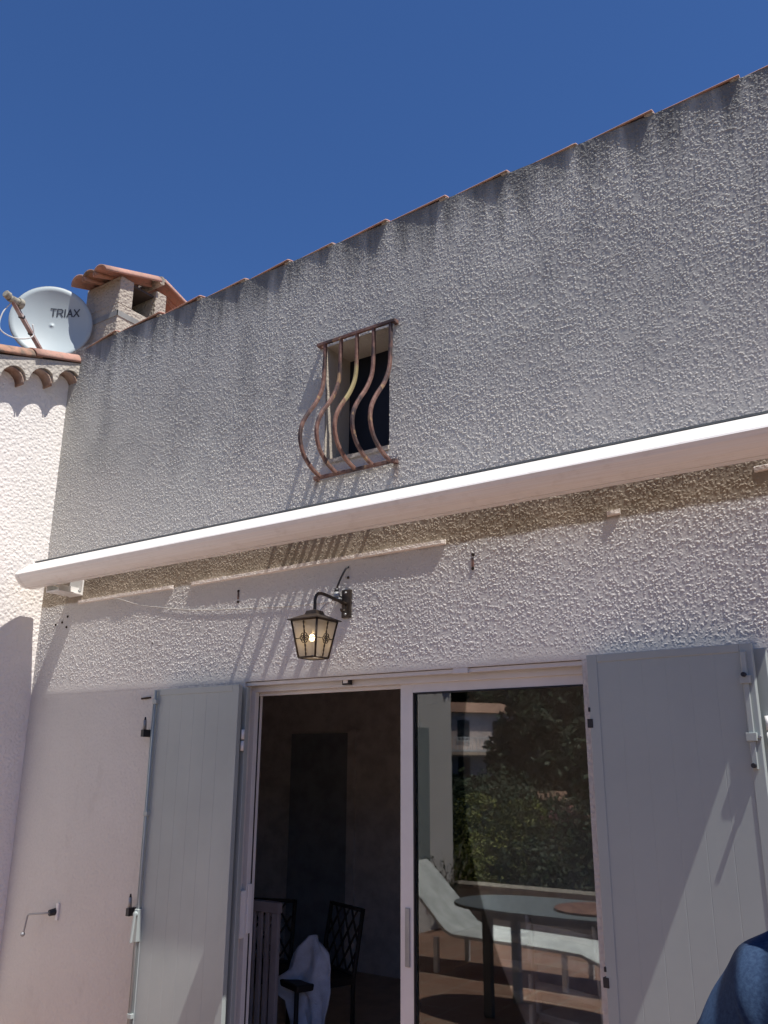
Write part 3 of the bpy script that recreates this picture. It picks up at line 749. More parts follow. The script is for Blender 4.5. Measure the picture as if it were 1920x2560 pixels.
# the rear leaf is the shutter part itself; everything else hangs under it
def rear_leaf(x0, y0, x1, y1, th, z0, z1, label):
    A = Vector((x0, y0, 0)); B = Vector((x1, y1, 0)); ux = (B-A).normalized(); un = Vector((ux.y, -ux.x, 0))
    v = [A+Vector((0, 0, z)) for z in (z0, z1)]+[B+Vector((0, 0, z)) for z in (z0, z1)]
    m = MB(); m.obox((A+B)/2-un*th/2+Vector((0, 0, (z0+z1)/2)), ux, un, (0, 0, 1), (B-A).length/2, th/2, (z1-z0)/2)
    return m.build('shutter', M['shutL'], house, bevel=.003, label=label)
sL = rear_leaf(-4.00, -.042, -3.345, -.042, .028, .03, 2.142, 'grey board shutter folded against the wall left of the open door')
PL = leaf('leaf_frame', sL, (-4.04, -.100), (-3.352, -.100), .030, .02, 2.152, M['shutL'], 6, .05)
m = MB(); m.tube([(-4.006, -.112, .05), (-4.006, -.112, 2.145)], .0065, 8); m.tube([(-4.024, -.108, .05), (-4.024, -.108, 2.10)], .004, 6); m.build('bolt_rod', M['shutL'], sL)
for z in (2.08, 1.46, .44): MB().box(-4.022, -3.990, -.121, -.100, z-.012, z+.012).build('rod_guide', M['shutL'], sL, bevel=.002)
m = MB(); m.box(-4.020, -3.990, -.128, -.100, .80, .965); m.cyl((-4.005, -.14, .94), (-4.005, -.10, .94), .015); m.obox((-3.996, -.15, .875), (0, .1, 1), (1, 0, 0), (0, 1, 0), .075, .007, .006); m.build('espagnolette_handle', M['shutL'], sL, bevel=.003)
for z in (1.86, 1.80): MB().cyl((-3.352, -.052, z), (-3.352, -.052, z+.052), .010, 10).build('hinge', M['plastic_white'], sL)
# right pair, standing a little off the wall
sR = rear_leaf(-1.335, -.022, -.650, -.060, .028, .03, 2.168, 'grey board shutter folded back right of the door, its edge in the sun')
PR = leaf('leaf_frame', sR, (-1.358, -.082), (-.688, -.120), .030, .02, 2.182, M['shutL'], 6, .045)
def rb(name, mat, u0, u1, d0, d1, z0, z1, bev=.0015):
    m = MB(); v = [PR(u, d, z) for z in (z0, z1) for d in (d0, d1) for u in (u0, u1)]
    m.add(v, [(0,2,3,1),(4,5,7,6),(0,1,5,4),(2,6,7,3),(0,4,6,2),(1,3,7,5)]); return m.build(name, mat, sR, bevel=bev)
rb('bolt_rail', M['shutL'], .632, .650, 0, .014, 1.72, 2.15); 
for z in (1.835, 2.045): rb('bolt_guide', M['shutL'], .622, .660, 0, .021, z-.015, z+.015)
for z in (1.733, 2.062): m = MB(); m.cyl(PR(.640, .012, z), PR(.640, .032, z), .009, 12); m.build('bolt_knob', M['black'], sR)
m = MB(); m.cyl(PR(.668, .0, 1.835), PR(.668, .014, 1.835), .006, 8); m.build('rivet', M['galv'], sR)
for z in (1.90, .93): rb('strap_hinge', M['black'], -.012, .012, -.04, .003, z-.018, z+.018); 
for z in (1.955, .975): rb('hinge_pin', M['black'], -.006, .004, -.03, .002, z-.008, z+.010)
for z in (1.86, 1.80): MB().cyl((-.668, -.074, z), (-.668, -.074, z+.052), .010, 10).build('hinge', M['plastic_white'], sR)
# shutter stays on the wall at the free edges
for (x, z) in ((-4.165, 1.905), (-4.165, .925)):
    s_ = empty('shutter_stay', (x, -.0, z), ('upper' if z > 1.5 else 'lower')+' black and grey wall stay holding the free edge of the left shutter', 'shutter stay', 'wall stays beside the left shutter')
    m = MB(); m.box(x-.014, x+.014, -.055, 0, z-.02, z+.022); m.build('stay_base', M['black'], s_, bevel=.003)
    m = MB(); m.cyl((x, -.04, z+.022), (x, -.04, z+.078), .012, 12, .010); m.build('stay_roller', M['galv'], s_)
    m = MB(); m.cyl((x, -.04, z+.078), (x, -.04, z+.096), .007, 10, .004); m.build('stay_cap', M['black'], s_)
# crank handle
ck = empty('crank_handle', (-4.87, 0, .86), 'small metal crank handle on a round black boss low on the left of the wall', 'crank')
m = MB(); m.box(-4.868, -4.845, -.012, 0, .815, .91); m.build('wall_plate', M['plastic_white'], ck, bevel=.002)
m = MB(); m.cyl((-4.875, .0, .862), (-4.885, -.045, .857), .022, 14, .018); m.build('boss', M['black'], ck, bevel=.002)
m = MB(); m.tube(catmull([(-4.89, -.04, .857), (-4.93, -.06, .852), (-5.00, -.075, .845), (-5.035, -.08, .838), (-5.045, -.082, .82), (-5.052, -.084, .77), (-5.06, -.086, .735)], 4), .006, 8); m.build('arm', M['galv'], ck)
m = MB(); m.sphere((-5.063, -.086, .728), .014); m.build('knob', M['galv'], ck)

# ------------------------------------------------------------------ room behind the door
M['room'] = simple('room_plaster', (.84, .80, .78), .9, .1)
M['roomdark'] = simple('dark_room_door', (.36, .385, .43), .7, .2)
M['roomfloor'] = simple('room_floor_tiles', (.42, .36, .30), .5, .3)
mb = MB()
mb.box(-6.4, -.4, 3.2, 3.3, -.02, 2.5); mb.box(-6.5, -6.4, .3, 3.3, -.02, 2.5); mb.box(-.4, -.3, .3, 3.3, -.02, 2.5); mb.box(-6.5, -.3, .3, 3.3, 2.5, 2.6)
mb.build('room_shell', M['room'], house)
MB().box(-6.4, -.4, .3, 3.2, -.05, 0.0).build('room_floor', M['roomfloor'], house)
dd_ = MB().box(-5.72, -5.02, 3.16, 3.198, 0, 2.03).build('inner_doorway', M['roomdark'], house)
MB().box(-5.02, -4.93, 3.15, 3.197, 0, 2.06).build('door_post', M['room'], dd_)
MB().box(-4.93, -3.9, 3.17, 3.197, 0.0, 2.03).build('cupboard_front', M['room'], house)
# pieces glimpsed inside
M['wood_white'] = simple('white_painted_wood', (.62, .61, .66), .6)
M['wood_dark'] = simple('dark_rattan', (.022, .017, .014), .6)
M['towel'] = simple('blue_cotton', (.66, .71, .80), .95, .1, scale=8, bump=.4, bscale=120)
def ladder_chair(loc, rz, label):
    r = empty('ladder_back_chair', loc, label, 'chair', 'white chairs inside the room')
    Rm = Matrix.Translation(loc) @ Matrix.Rotation(rz, 4, 'Z')
    def W(x, y, z): return Rm @ Vector((x, y, z))
    for sx in (-.21, .21):
        MB().tube([W(sx, .20, 0), W(sx, .19, .45), W(sx*1.05, .25, .95)], [.019, .02, .016], 8).build('back_leg', M['wood_white'], r)
        MB().tube([W(sx, -.20, 0), W(sx, -.20, .45)], .019, 8).build('leg', M['wood_white'], r)
    for z in (.60, .74, .88):
        pts = [W(-.21+.42*i/10, .215+(z-.45)*.1-.0+.04*math.sin(PI*i/10), z+.015*math.sin(PI*i/10)) for i in range(11)]
        m = MB(); vs_ = []; fs = []
        for p in pts: vs_ += [p+Vector((0, 0, -.026)), p+Vector((0, 0, .026))]
        for i in range(10): fs.append((2*i, 2*i+2, 2*i+3, 2*i+1))
        o = m.add(vs_, fs, True).build('slat', M['wood_white'], r); s = o.modifiers.new('s', 'SOLIDIFY'); s.thickness = .012
    m = MB(); m.obox(W(0, 0, .455), Rm.to_3x3() @ Vector((1, 0, 0)), Rm.to_3x3() @ Vector((0, 1, 0)), (0, 0, 1), .22, .21, .02); m.build('seat', M['wood_white'], r, bevel=.008)
ladder_chair((-2.40, 1.0, -.26+.26), R(200), 'white ladder back chair just inside the glass, behind the reflected table')
ladder_chair((-1.95, 1.25, 0), R(165), 'white ladder back chair inside, nearer the right shutter')
def lattice_chair(loc, rz, label):
    r = empty('lattice_chair', loc, label, 'chair', 'dark lattice chairs inside the room')
    Rm = Matrix.Translation(loc) @ Matrix.Rotation(rz, 4, 'Z')
    def W(x, y, z): return Rm @ Vector((x, y, z))
    for sx in (-.2, .2):
        MB().tube([W(sx, .2, 0), W(sx, .2, .42), W(sx, .27, .84)], .014, 8).build('back_leg', M['wood_dark'], r)
        MB().tube([W(sx, -.2, 0), W(sx, -.2, .42)], .014, 8).build('leg', M['wood_dark'], r)
    m = MB()
    for z in (.46, .83): m.tube([W(-.2, .205+(z-.42)*.155, z), W(.2, .205+(z-.42)*.155, z)], .013, 6)
    for i in range(-3, 4):
        for s in (-1, 1):
            a, b = i*.1, i*.1+s*.24; z0, z1 = .46, .83
            pts = []
            for k in range(9):
                x = a+(b-a)*k/8; z = z0+(z1-z0)*k/8
                if -.2 <= x <= .2: pts.append(W(x, .205+(z-.42)*.155, z))
            if len(pts) > 1: m.tube(pts, .007, 5)
    m.build('backrest', M['wood_dark'], r)
    m = MB(); m.obox(W(0, 0, .43), Rm.to_3x3() @ Vector((1, 0, 0)), Rm.to_3x3() @ Vector((0, 1, 0)), (0, 0, 1), .22, .21, .02); m.build('seat', M['wood_dark'], r, bevel=.01)
lattice_chair((-3.80, 1.15, 0), R(-22), 'dark lattice back chair in the open doorway with a blue cloth over it')
lattice_chair((-4.22, 1.05, 0), R(20), 'dark lattice back chair behind the cloth, beside the white slatted screen')
# blue cloth hanging over the chair
cl = MB(); vs_ = []; fs = []; NU, NV = 36, 44
Lp = [(0, -3.78), (.10, -3.87), (.25, -3.875), (.36, -3.96), (.44, -3.955), (.50, -3.83), (.70, -3.77), (1, -3.70)]
Rp = [(0, -3.66), (.08, -3.58), (.2, -3.545), (.4, -3.52), (.7, -3.545), (1, -3.49)]
for j in range(NV+1):
    f = j/NV
    l = np.interp(f, *zip(*Lp)); r_ = np.interp(f, *zip(*Rp))
    for i in range(NU+1):
        u = i/NU; fold = math.sin(u*13+2*math.sin(f*3)+f*1.5)*.016*(.3+f)+noise.noise((u*5, f*4, 3))*.03
        x = l+(r_-l)*u+noise.noise((u*3, f*5, 9))*.012
        z = .70-.66*f-.05*(2*u-1)**2*(1-f)-.02*math.cos(u*9)*f
        vs_.append((x, .98+fold+.10*(1-f)**3-(.05 if f > .3 and u < .4 else 0)*(.4-u)*2, z))
for j in range(NV):
    for i in range(NU): a = j*(NU+1)+i; fs.append((a, a+1, a+NU+2, a+NU+1))
cl = cl.add(vs_, fs, True).build('blue_cloth', M['towel']); s = cl.modifiers.new('s', 'SOLIDIFY'); s.thickness = .006
tag(cl, 'crumpled pale blue cloth hanging over a chair back inside the open door', 'cloth')
M['screen'] = simple('dull_white_wood', (.30, .27, .28), .7)
sc = empty('slatted_screen', (-3.74, .62, 0), 'white slatted wooden chair back just inside the left edge of the open door', 'screen')
for i in range(5): MB().box(-3.93+i*.055, -3.905+i*.055, .60, .62, .05, .90).build('slat', M['screen'], sc)
MB().box(-3.98, -3.60, .585, .625, .89, .95).build('top_rail', M['screen'], sc, bevel=.004)
MB().box(-3.655, -3.605, .59, .62, .0, .889).build('post', M['screen'], sc, bevel=.004)

# ------------------------------------------------------------------ terrace and what stands on it
def mat_terrace():
    t = NT('terracotta_paving'); p = t.pos(); br = t.n('ShaderNodeTexBrick'); t.l(p, br.inputs['Vector'])
    br.offset = 0; br.inputs['Scale'].default_value = 1; br.inputs['Brick Width'].default_value = .3; br.inputs['Row Height'].default_value = .3; br.inputs['Mortar Size'].default_value = .006
    br.inputs['Color1'].default_value = (.24, .13, .09, 1); br.inputs['Color2'].default_value = (.29, .16, .112, 1); br.inputs['Mortar'].default_value = (.34, .29, .24, 1)
    c = t.mix(t.rng(t.noise(p, 3, 4), .4, .7, 0, .5), br.outputs['Color'], (.30, .215, .16))
    t.bsdf(c, .7, .3); return t.m
M['terrace'] = mat_terrace()
te = MB().box(-5.4, 6, -5.75, .0, -.3, 0.0).build('terrace', M['terrace']); tag(te, kind='structure')
M['parapet'] = mat_stucco('parapet_render', (.42, .40, .36), (.34, .33, .30), .4, 50)
pa = empty('parapet_wall', (0, -5.62, 0), 'low grey rendered parapet along the far edge of the terrace, seen in the glass', 'wall')
MB().box(-5.39, 6, -5.70, -5.52, 0.002, .40).build('wall', M['parapet'], pa)
MB().box(-5.39, 6, -5.74, -5.48, .401, .45).build('coping', M['mortar'], pa, bevel=.006)
M['bounce_wall'] = M['side']
# oval table
M['greywood'] = simple('grey_weathered_table', (.16, .175, .175), .65, .25, scale=9, col2=(.15, .17, .18))
tb = empty('garden_table', (-2.75, -2.65, 0), 'oval grey garden table reflected in the glass door, a round tray on top', 'table')
vs_ = []; N = 48
outl = [(-2.75+.87*math.copysign(abs(math.cos(2*PI*k/N))**.8, math.cos(2*PI*k/N)), -2.62+.43*math.copysign(abs(math.sin(2*PI*k/N))**.8, math.sin(2*PI*k/N))) for k in range(N)]
MB().prism_z(outl, .715, .74).build('table_top', M['greywood'], tb, bevel=.005)
MB().box(-3.30, -2.20, -2.88, -2.36, .655, .7145).build('apron', M['greywood'], tb)
for x, y in ((-3.27, -2.85), (-2.23, -2.85), (-3.27, -2.39), (-2.23, -2.39)): MB().box(x-.03, x+.03, y-.03, y+.03, .002, .655).build('leg', M['greywood'], tb, bevel=.004)
tr_ = MB(); tr_.cyl((-2.52, -2.62, .7415), (-2.52, -2.62, .758), .29, 40); tr_ = tr_.build('round_tray', simple('tray_wood', (.30, .16, .10), .5, .4, col2=(.17, .08, .05), scale=15), bevel=.004)
tag(tr_, 'round brown wooden tray lying on the reflected garden table', 'tray')
# sun lounger
M['lounge'] = simple('white_lounger_fabric', (.74, .76, .72), .7, .3)
lo = empty('sun_lounger', (-3.7, -3.7, 0), 'white sun lounger with raised back beyond the table, seen in the glass door', 'sun lounger')
def slab(name, pts, y0, y1, th, mat, parent):
    vs_ = []; fs = []
    for i, (x, z) in enumerate(pts):
        a = pts[max(i-1, 0)]; b = pts[min(i+1, len(pts)-1)]; t = Vector((b[0]-a[0], 0, b[1]-a[1])).normalized(); n = Vector((-t.z, 0, t.x))
        for y in (y0, y1):
            for s in (0, -1): vs_.append(Vector((x, y, z))+n*th*s)
    for i in range(len(pts)-1):
        a = i*4; b = a+4; fs += [(a, a+2, b+2, b), (a+1, b+1, b+3, a+3), (a, b, b+1, a+1), (a+2, a+3, b+3, b+2)]
    e = (len(pts)-1)*4; fs += [(0, 1, 3, 2), (e, e+2, e+3, e+1)]
    return MB().add(vs_, fs, False).build(name, mat, parent, bevel=.006)
slab('backrest', [(-4.74, .86), (-4.60, .74), (-4.20, .36), (-4.13, .33)], -3.95, -3.35, .03, M['lounge'], lo)
slab('seat', [(-4.125, .33), (-3.2, .31), (-2.95, .30), (-2.65, .20)], -3.95, -3.35, .03, M['lounge'], lo)
for x in (-4.3, -3.1):
    for y in (-3.93, -3.37): MB().box(x-.02, x+.02, y-.02, y+.02, .002, .285).build('leg', M['plastic_white'], lo)
# garden armchair at the right end of the table
gc = empty('folding_chair', (-2.0, -2.3, 0), 'pale folding garden chair at the end of the reflected table', 'chair')
for y in (-2.5, -2.12):
    MB().tube([(-1.95, y, .02), (-2.12, y, .46), (-2.25, y, .62)], .014, 6).build('side_frame', M['greywood'], gc); MB().tube([(-2.25, y, .02), (-1.98, y, .46), (-1.86, y, .95)], .014, 6).build('back_frame', M['greywood'], gc)
MB().box(-2.22, -1.96, -2.5, -2.12, .44, .46).build('seat', M['greywood'], gc)
m = MB(); m.obox((-1.90, -2.31, .78), (.24, 0, .97), (0, 1, 0), (.97, 0, -.24), .14, .19, .01); m.build('backrest', M['greywood'], gc)
# potted dry plant by the wing corner
def plant(name, loc, h, n, label, cat, colr, seed, spread=.5):
    rr = random.Random(seed); r = empty(name, loc, label, cat); m = MB(); l = MB()
    for i in range(n):
        a = rr.uniform(0, 2*PI); s = rr.uniform(.2, 1)*spread; hh = h*rr.uniform(.6, 1)
        p = [Vector(loc)+Vector((math.cos(a)*s*f*f*hh, math.sin(a)*s*f*f*hh, hh*f)) for f in (0, .3, .6, 1)]
        m.tube(p, [.004, .003, .0025, .0015], 4)
        for k in range(9):
            f = rr.uniform(.3, 1); q = Vector(loc)+Vector((math.cos(a)*s*f*f*hh, math.sin(a)*s*f*f*hh, hh*f))
            d = Vector((rr.uniform(-1, 1), rr.uniform(-1, 1), rr.uniform(-.3, 1))).normalized()*.06; w = d.cross(Vector((0, 0, 1))).normalized()*.012
            l.add([q, q+d*.5+w, q+d, q+d*.5-w], [(0, 1, 2, 3)])
    m.build('stems', M['mortar'], r); l.build('leaves', colr, r); return r
M['leaf_dark'] = simple('leaf_dark', (.035, .055, .022), .6, .3, col2=(.02, .035, .014), scale=3)
M['leaf_mid'] = simple('leaf_mid', (.045, .058, .026), .6, .3, col2=(.028, .038, .018), scale=3)
M['leaf_yel'] = simple('leaf_yellow', (.16, .16, .028), .6, .3, col2=(.05, .065, .018), scale=4)
M['leaf_pink'] = simple('bougainvillea', (.30, .06, .10), .6, .3, col2=(.10, .07, .03), scale=4)
M['bark'] = simple('bark', (.13, .095, .07), .9, .1, scale=9)
plant('terrace_plant', (-5.22, -5.2, 0.01), .95, 26, 'thin leafy plant at the far end of the wing wall, seen in the glass', 'plant', M['leaf_dark'], 5)

# ------------------------------------------------------------------ hillside behind the camera
def hz(x, y):
    d = -y-6
    base = -3.4+.075*min(d, 55)+.42*max(0, min(d, 110)-55)
    return base+noise.noise((x*.06, y*.06, 0))*.9*min(1, max(0, d)/15)
M['earth'] = simple('dry_earth', (.20, .16, .10), .95, .1, col2=(.085, .09, .045), scale=.5)
vs_ = []; fs = []
gx = list(np.linspace(-120, 120, 81)); gy = list(np.linspace(-5.8, -140, 60))
for y in gy:
    for x in gx: vs_.append((x, y, hz(x, y)))
nx = len(gx)
for j in range(len(gy)-1):
    for i in range(nx-1): a = j*nx+i; fs.append((a, a+1, a+nx+1, a+nx))
hb = MB().add(vs_, fs, True).build('hillside', M['earth']); tag(hb, kind='structure')
gd = MB().add([(-1500, -1500, -6), (1500, -1500, -6), (1500, 1500, -6), (-1500, 1500, -6)], [(0, 1, 2, 3)]).build('ground', M['earth']); tag(gd, kind='structure')

def crown_mesh(name, mat, rx, rz, n, leaf, seed, lobes=9, zc=0, cone=False):
    rs = np.random.RandomState(seed); L = []
    for i in range(lobes):
        a = rs.uniform(0, 2*PI); r_ = rs.uniform(.1, .72); L.append((math.cos(a)*r_*rx, math.sin(a)*r_*rx, rs.uniform(-.75, .75)*rz, rs.uniform(.28, .55)))
    V = []; F = []
    for i in range(n):
        lx, ly, lz, lr = L[rs.randint(lobes)]
        d = rs.normal(size=3); d /= np.linalg.norm(d); rad = rs.uniform(.55, 1.05)**.5*lr
        p = np.array([lx, ly, lz])+d*np.array([rx, rx, rz])*rad
        if cone: k = max(.08, 1-(p[2]/rz+1)/2*.9); p[0] *= k; p[1] *= k
        a = rs.normal(size=3); a /= np.linalg.norm(a); b = np.cross(a, d+rs.normal(size=3)*.4); b /= np.linalg.norm(b)+1e-6
        s = leaf*rs.uniform(.6, 1.4); p[2] += zc
        m0 = len(V); V += [tuple(p-a*s), tuple(p+b*s*.5), tuple(p+a*s), tuple(p-b*s*.5)]; F.append((m0, m0+1, m0+2, m0+3))
    me = bpy.data.meshes.new(name); me.from_pydata(V, [], F); me.materials.append(mat); return me
def trunk_mesh(h, r_, seed):
    rr = random.Random(seed); m = MB(); m.tube([(0, 0, -.6), (.03*h*.3, 0, h*.4), (0, .05, h*.8)], [r_, r_*.7, r_*.35], 8)
    for i in range(6):
        a = rr.uniform(0, 6.28); z = h*rr.uniform(.35, .7); q = h*.3
        m.tube([(0, 0, z), (math.cos(a)*q*.5, math.sin(a)*q*.5, z+q*.35), (math.cos(a)*q, math.sin(a)*q, z+q*.8)], [r_*.4, r_*.25, r_*.1], 6)
    return m.mesh('trunk', M['bark'])
kinds = [('pine_tree', M['leaf_dark'], crown_mesh('crown', M['leaf_dark'], 2.6, 2.6, 3200, .24, 1, 12, 6.0), trunk_mesh(6, .22, 1), 'dark'),
         ('oak_tree', M['leaf_mid'], crown_mesh('crown', M['leaf_mid'], 2.8, 2.3, 3200, .24, 2, 11, 4.2), trunk_mesh(4.5, .2, 2), 'mid green'),
         ('cypress_tree', M['leaf_dark'], crown_mesh('crown', M['leaf_dark'], 1.5, 4.0, 3200, .2, 3, 14, 4.6, True), trunk_mesh(5, .16, 3), 'narrow dark')]
rr = random.Random(21); cnt = 0
spots = []
for i in range(34): y = -62-46*(i/34); spots.append((y+3.76)*1.0 and (-( -y+3.76)*(.33+.30*((i*.618) % 1)), y))
for i in range(16): y = -41-20*(i/16); spots.append((-(-y+3.76)*(.34+.13*((i*.618) % 1)), y))
spots += [(-26.3, -50, 1), (-25.0, -52, 1), (-12.5, -30), (-11.0, -26), (-39.5, -60), (-42, -66)]
for q_ in spots:
    x, y = q_[:2]
    kd = kinds[rr.choice((0, 0, 1, 1, 2))]; s = rr.uniform(.55, 1.0)
    zb = hz(x, y)
    r = empty(kd[0], (x, y, zb), '%s tree with uneven crown on the hillside reflected in the glass door' % kd[4], 'tree', 'trees on the reflected hillside, %s' % kd[4])
    r.scale = (s, s, s); r.rotation_euler = (0, 0, rr.uniform(0, 6.28))
    for nm, me in (('crown', kd[2]), ('trunk', kd[3])):
        o = bpy.data.objects.new(nm, me); COL.objects.link(o); o.parent = r
# shrubs just beyond the parapet
ym = crown_mesh('crown', M['leaf_yel'], 1.9, 1.7, 14000, .032, 7, 13, 0); dm = crown_mesh('crown', M['leaf_dark'], 2.0, 1.6, 12000, .045, 8, 12, 0)
mm_ = crown_mesh('crown', M['leaf_mid'], 2.0, 1.5, 12000, .045, 9, 12, 0); pm = crown_mesh('crown', M['leaf_pink'], 1.6, 1.2, 8000, .035, 10, 10, 0)
sm_ = MB().tube([(0, 0, -3), (0, 0, 0), (.1, 0, .6)], [.1, .08, .04], 6).mesh('trunk', M['bark'])
for (x, y, z, s, me, lab) in ((-6.9, -9.4, .0, .8, ym, 'yellow flowering shrub beyond the parapet, seen in the glass'), (-7.7, -11.5, -.15, .9, ym, 'yellow green shrub behind the flowering one beyond the parapet'),
                         (-5.9, -9.6, -.35, .9, dm, 'dark low shrub beyond the middle of the parapet'), (-4.6, -9.0, -.5, .85, mm_, 'mid green shrub close beyond the parapet'), (-7.0, -13.5, -.6, 1.1, dm, 'dark broad shrub standing behind the others beyond the parapet'),
                         (-10.3, -14.5, -.3, 1.1, mm_, 'tall green shrub left of the pink flowers in the reflection'), (-8.6, -16.5, -.3, .9, pm, 'pink flowering shrub on the reflected slope'), (-3.2, -9.6, -.3, .9, dm, 'dark shrub at the right end of the reflected parapet'),
                         (-1.2, -10, -.2, 1, mm_, 'mid green shrub beyond the parapet, out beside the terrace'), (1.6, -10, -.2, 1, dm, 'dark shrub beyond the parapet behind the photographer'), (-12.0, -19, -.6, 1.3, dm, 'large dark shrub at the foot of the hillside'), (-13.5, -22, -.5, 1.3, mm_, 'large green shrub at the foot of the wooded slope'), (-9.8, -21, -.9, 1.2, mm_, 'green shrub below the red roofed house in the reflection')):
    r = empty('shrub', (x, y, hz(x, y)), lab, 'shrub', 'shrubs beyond the terrace'); r.rotation_euler = (0, 0, x*3)
    dz = z-hz(x, y)
    for nm, me2 in (('crown', me), ('trunk', sm_)):
        o = bpy.data.objects.new(nm, me2); COL.objects.link(o); o.parent = r; o.location = (0, 0, dz); o.scale = (s, s, s)
# scrub covering the slope
sc_me = None
rs = np.random.RandomState(33); V = []; F = []
for i in range(52000):
    y = -7.5-85*rs.rand()**1.3; x = y*rs.uniform(.1, .85)+rs.normal()*1.5
    z = hz(x, y)+abs(rs.normal())*.55; s = .07+.006*-y
    a = rs.normal(size=3); a /= np.linalg.norm(a); b = rs.normal(size=3); b -= a*b.dot(a); b /= np.linalg.norm(b); p = np.array([x, y, z])
    m0 = len(V); V += [tuple(p-a*s), tuple(p+b*s*.6), tuple(p+a*s), tuple(p-b*s*.6)]; F.append((m0, m0+1, m0+2, m0+3))
me = bpy.data.meshes.new('scrub'); me.from_pydata(V, [], F); me.materials.append(M['leaf_mid']); o = bpy.data.objects.new('scrub', me); COL.objects.link(o)
tag(o, 'dense green scrub covering the slope reflected in the glass', 'scrub', kind='stuff')
# houses on the hillside
M['farwall'] = simple('pinkish_render', (.75, .60, .54), .9, .1); M['fargl'] = simple('far_window', (.04, .045, .05), .3)
def villa(loc, w, d, h, rz, label, col, rail):
    r = empty('villa', loc, label, 'house'); Rm = Matrix.Translation(loc) @ Matrix.Rotation(rz, 4, 'Z'); A = Rm.to_3x3()
    def bx(m, x0, x1, y0, y1, z0, z1): m.obox(Rm @ Vector(((x0+x1)/2, (y0+y1)/2, (z0+z1)/2)), A @ Vector((1, 0, 0)), A @ Vector((0, 1, 0)), (0, 0, 1), (x1-x0)/2, (y1-y0)/2, (z1-z0)/2); return m
    bx(MB(), -w/2, w/2, -d, 0, -3, h).build('wall', col, r)
    v = [Rm @ Vector(q) for q in ((-w/2-.4, .4, h), (w/2+.4, .4, h), (w/2+.4, -d-.4, h), (-w/2-.4, -d-.4, h), (-w/2-.4, -d/2, h+1.0), (w/2+.4, -d/2, h+1.0))]
    MB().add(v, [(0, 1, 5, 4), (1, 2, 5), (2, 3, 4, 5), (3, 0, 4), (0, 3, 2, 1)]).build('roof', M['oldtile'], r)
    k = int(w/2.6)
    for fl in range(int(h/2.6)):
        for i in range(k):
            x = -w/2+w*(i+.5)/k; o = bx(MB(), x-.5, x+.5, -.02, .06, .7+fl*2.8, 2.2+fl*2.8).build('window', M['fargl'], r)
            bx(MB(), x-.6, x+.6, .0, .1, .6+fl*2.8, .69+fl*2.8).build('sill', M['frame'], o)
    if rail:
        m = MB(); bx(m, -w*.45, w*.45, 1.0, 1.05, 3.6, 3.68); bx(m, -w*.45, w*.45, .1, 1.05, 2.6, 2.72)
        for i in range(27): x = -w*.45+w*.9*i/26; bx(m, x-.03, x+.03, 1.0, 1.05, 2.72, 3.6)
        m.build('balcony_railing', M['plastic_white'], r)
villa((-33.9, -57, .3), 9.0, 6, 5.6, R(-52), 'pinkish two storey house with a white balcony high on the reflected hillside', M['farwall'], True)
villa((-15.5, -37, -2.3), 8.0, 5, 1.9, R(-10), 'red roofed low house half hidden by shrubs on the reflected slope', M['farwall'], False)

# ------------------------------------------------------------------ the person at the right edge
M['skin'] = simple('skin', (.52, .33, .25), .55, .4)
def mat_denim():
    t = NT('blue_denim'); p = t.pos(); n = t.noise(p, 220, 3, .7); n2 = t.noise(p, 9, 4, .6, .4)
    c = t.mix(t.rng(n, .35, .65), (.020, .038, .080), (.034, .063, .118)); c = t.mix(t.rng(n2, .35, .7, 0, .35), c, (.014, .027, .058))
    w = t.n('ShaderNodeTexWave'); t.l(t.pos((1, 1, .45)), w.inputs['Vector']); w.inputs['Scale'].default_value = 5.5; w.inputs['Distortion'].default_value = 5; w.inputs['Detail'].default_value = 2; w.inputs['Detail Scale'].default_value = .8
    nm = t.bump(w.outputs['Fac'], .5, .03); nm = t.bump(n, .25, .002, nm)
    t.bsdf(c, .92, .15, 0, nm); return t.m
M['denim'] = mat_denim(); M['trouser'] = simple('grey_trousers', (.08, .08, .09), .9, .1); M['hair'] = simple('brown_hair', (.05, .03, .02), .7, .3, bump=.6, bscale=150)
PX, PY, PS = -.078, -2.47, 1.0
person = empty('person', (PX, PY, 0.0), 'person in a blue denim shirt standing at the right edge, only a shoulder in view', 'person')
def skin_obj(name, verts, edges, radii, mat, sub=2):
    me = bpy.data.meshes.new(name); me.from_pydata([(PX+v[0], PY+v[1], v[2]) for v in verts], edges, []); me.materials.append(mat)
    o = bpy.data.objects.new(name, me); COL.objects.link(o)
    s = o.modifiers.new('skin', 'SKIN'); s.use_smooth_shade = True
    for i, sv in enumerate(me.skin_vertices[0].data):
        r_ = radii[i]; sv.radius = r_ if isinstance(r_, tuple) else (r_, r_)
        sv.use_root = (i == 0)
    b = o.modifiers.new('sub', 'SUBSURF'); b.levels = sub; b.render_levels = sub
    attach(o, person); return o
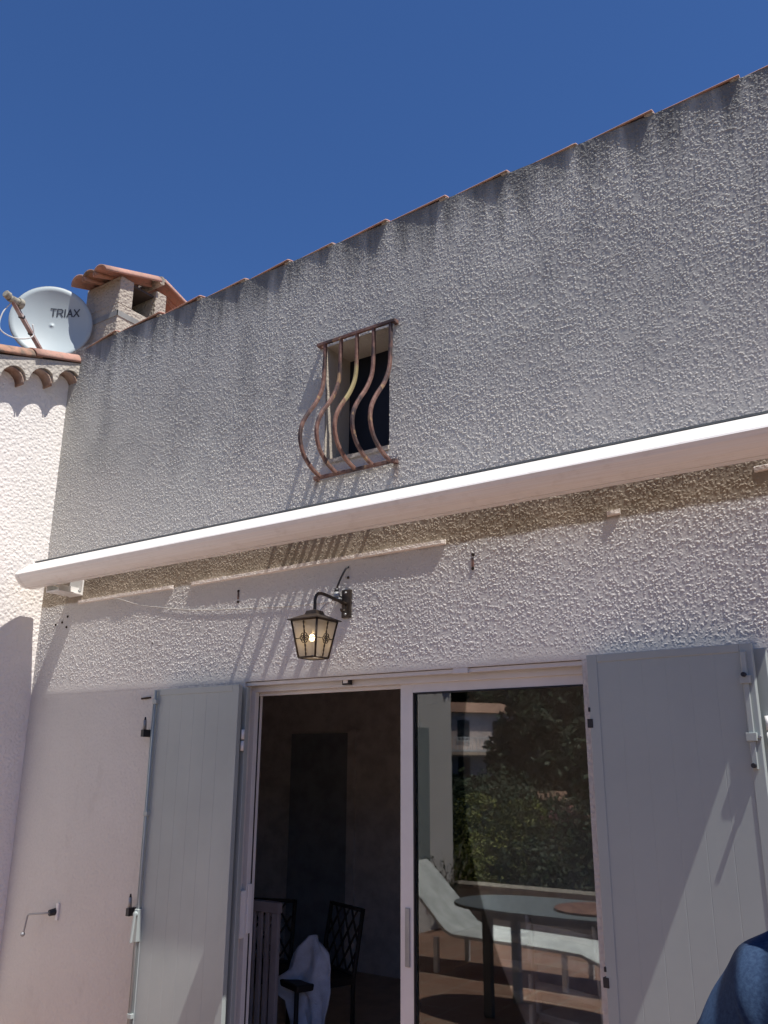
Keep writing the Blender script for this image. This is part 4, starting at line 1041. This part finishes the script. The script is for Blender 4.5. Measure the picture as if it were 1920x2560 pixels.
# standing figure, about 1.84 m, back to the viewer; left arm hanging at -x
V = [(0, 0, 1.0), (0, .01, 1.18), (0, .0, 1.38), (0, .0, 1.50), (0, -.0, 1.61), (0, .02, 1.70), (0, .025, 1.78)]
Rr = [(.15, .11), (.145, .105), (.17, .115), (.085, .07), .055, .088, .075]
Eg = [(0, 1), (1, 2), (2, 3), (3, 4), (4, 5), (5, 6)]
for s in (-1, 1):
    b = len(V)
    V += [(s*.160, -.0, 1.445), (s*.238, -.0, 1.30), (s*.268, .02, 1.15), (s*.232, .09, .95), (s*.215, .105, .90)]
    Rr += [.052, .045, .040, .030, (.020, .038)]; Eg += [(3, b), (b, b+1), (b+1, b+2), (b+2, b+3), (b+3, b+4)]
    for q in range(4):
        c = len(V); yy = .075+.021*q; L = (.062, .074, .070, .055)[3-q]
        V += [(s*.212, yy, .865), (s*.208, yy+.004, .865-L*.6), (s*.198, yy+.008, .865-L)]; Rr += [.0095, .0085, .0075]; Eg += [(b+4, c), (c, c+1), (c+1, c+2)]
    c = len(V); V += [(s*.200, .135, .90), (s*.190, .15, .865), (s*.186, .152, .84)]; Rr += [.0105, .0095, .0085]; Eg += [(b+4, c), (c, c+1), (c+1, c+2)]
    b = len(V)
    V += [(s*.10, 0, .90), (s*.105, .01, .50), (s*.11, -.02, .09), (s*.12, .12, .035)]; Rr += [.09, .058, .042, (.045, .028)]; Eg += [(0, b), (b, b+1), (b+1, b+2), (b+2, b+3)]
skin_obj('body', V, Eg, Rr, M['skin'], 2)
V = [(0, 0, .96), (0, .01, 1.15), (0, 0, 1.36), (0, 0, 1.505), (0, 0, 1.585)]; Rr = [(.175, .135), (.17, .13), (.195, .14), (.125, .10), (.072, .066)]; Eg = [(0, 1), (1, 2), (2, 3), (3, 4)]
for s in (-1, 1):
    b = len(V); V += [(s*.150, 0, 1.470), (s*.228, -.0, 1.365), (s*.262, 0, 1.25), (s*.272, .025, 1.12), (s*.245, .08, .97)]; Rr += [.084, .074, .068, .060, .048]
    Eg += [(3, b), (b, b+1), (b+1, b+2), (b+2, b+3), (b+3, b+4)]
shirt = skin_obj('shirt', V, Eg, Rr, M['denim'], 4)
tx = bpy.data.textures.new('folds', 'CLOUDS'); tx.noise_scale = .11; tx.noise_depth = 1
dm_ = shirt.modifiers.new('folds', 'DISPLACE'); dm_.texture = tx; dm_.texture_coords = 'LOCAL'; dm_.strength = .022; dm_.mid_level = .5
V = [(0, 0, 1.0)]; Rr = [(.17, .13)]; Eg = []
for s in (-1, 1):
    b = len(V); V += [(s*.10, 0, .88), (s*.108, .01, .50), (s*.112, -.02, .08)]; Rr += [.105, .078, .068]; Eg += [(0, b), (b, b+1), (b+1, b+2)]
skin_obj('trousers', V, Eg, Rr, M['trouser'], 2)
MB().sphere((PX, PY-.0, 1.755), .098, 18, 12, (.92, 1.08, 1.08)).build('hair', M['hair'], person)
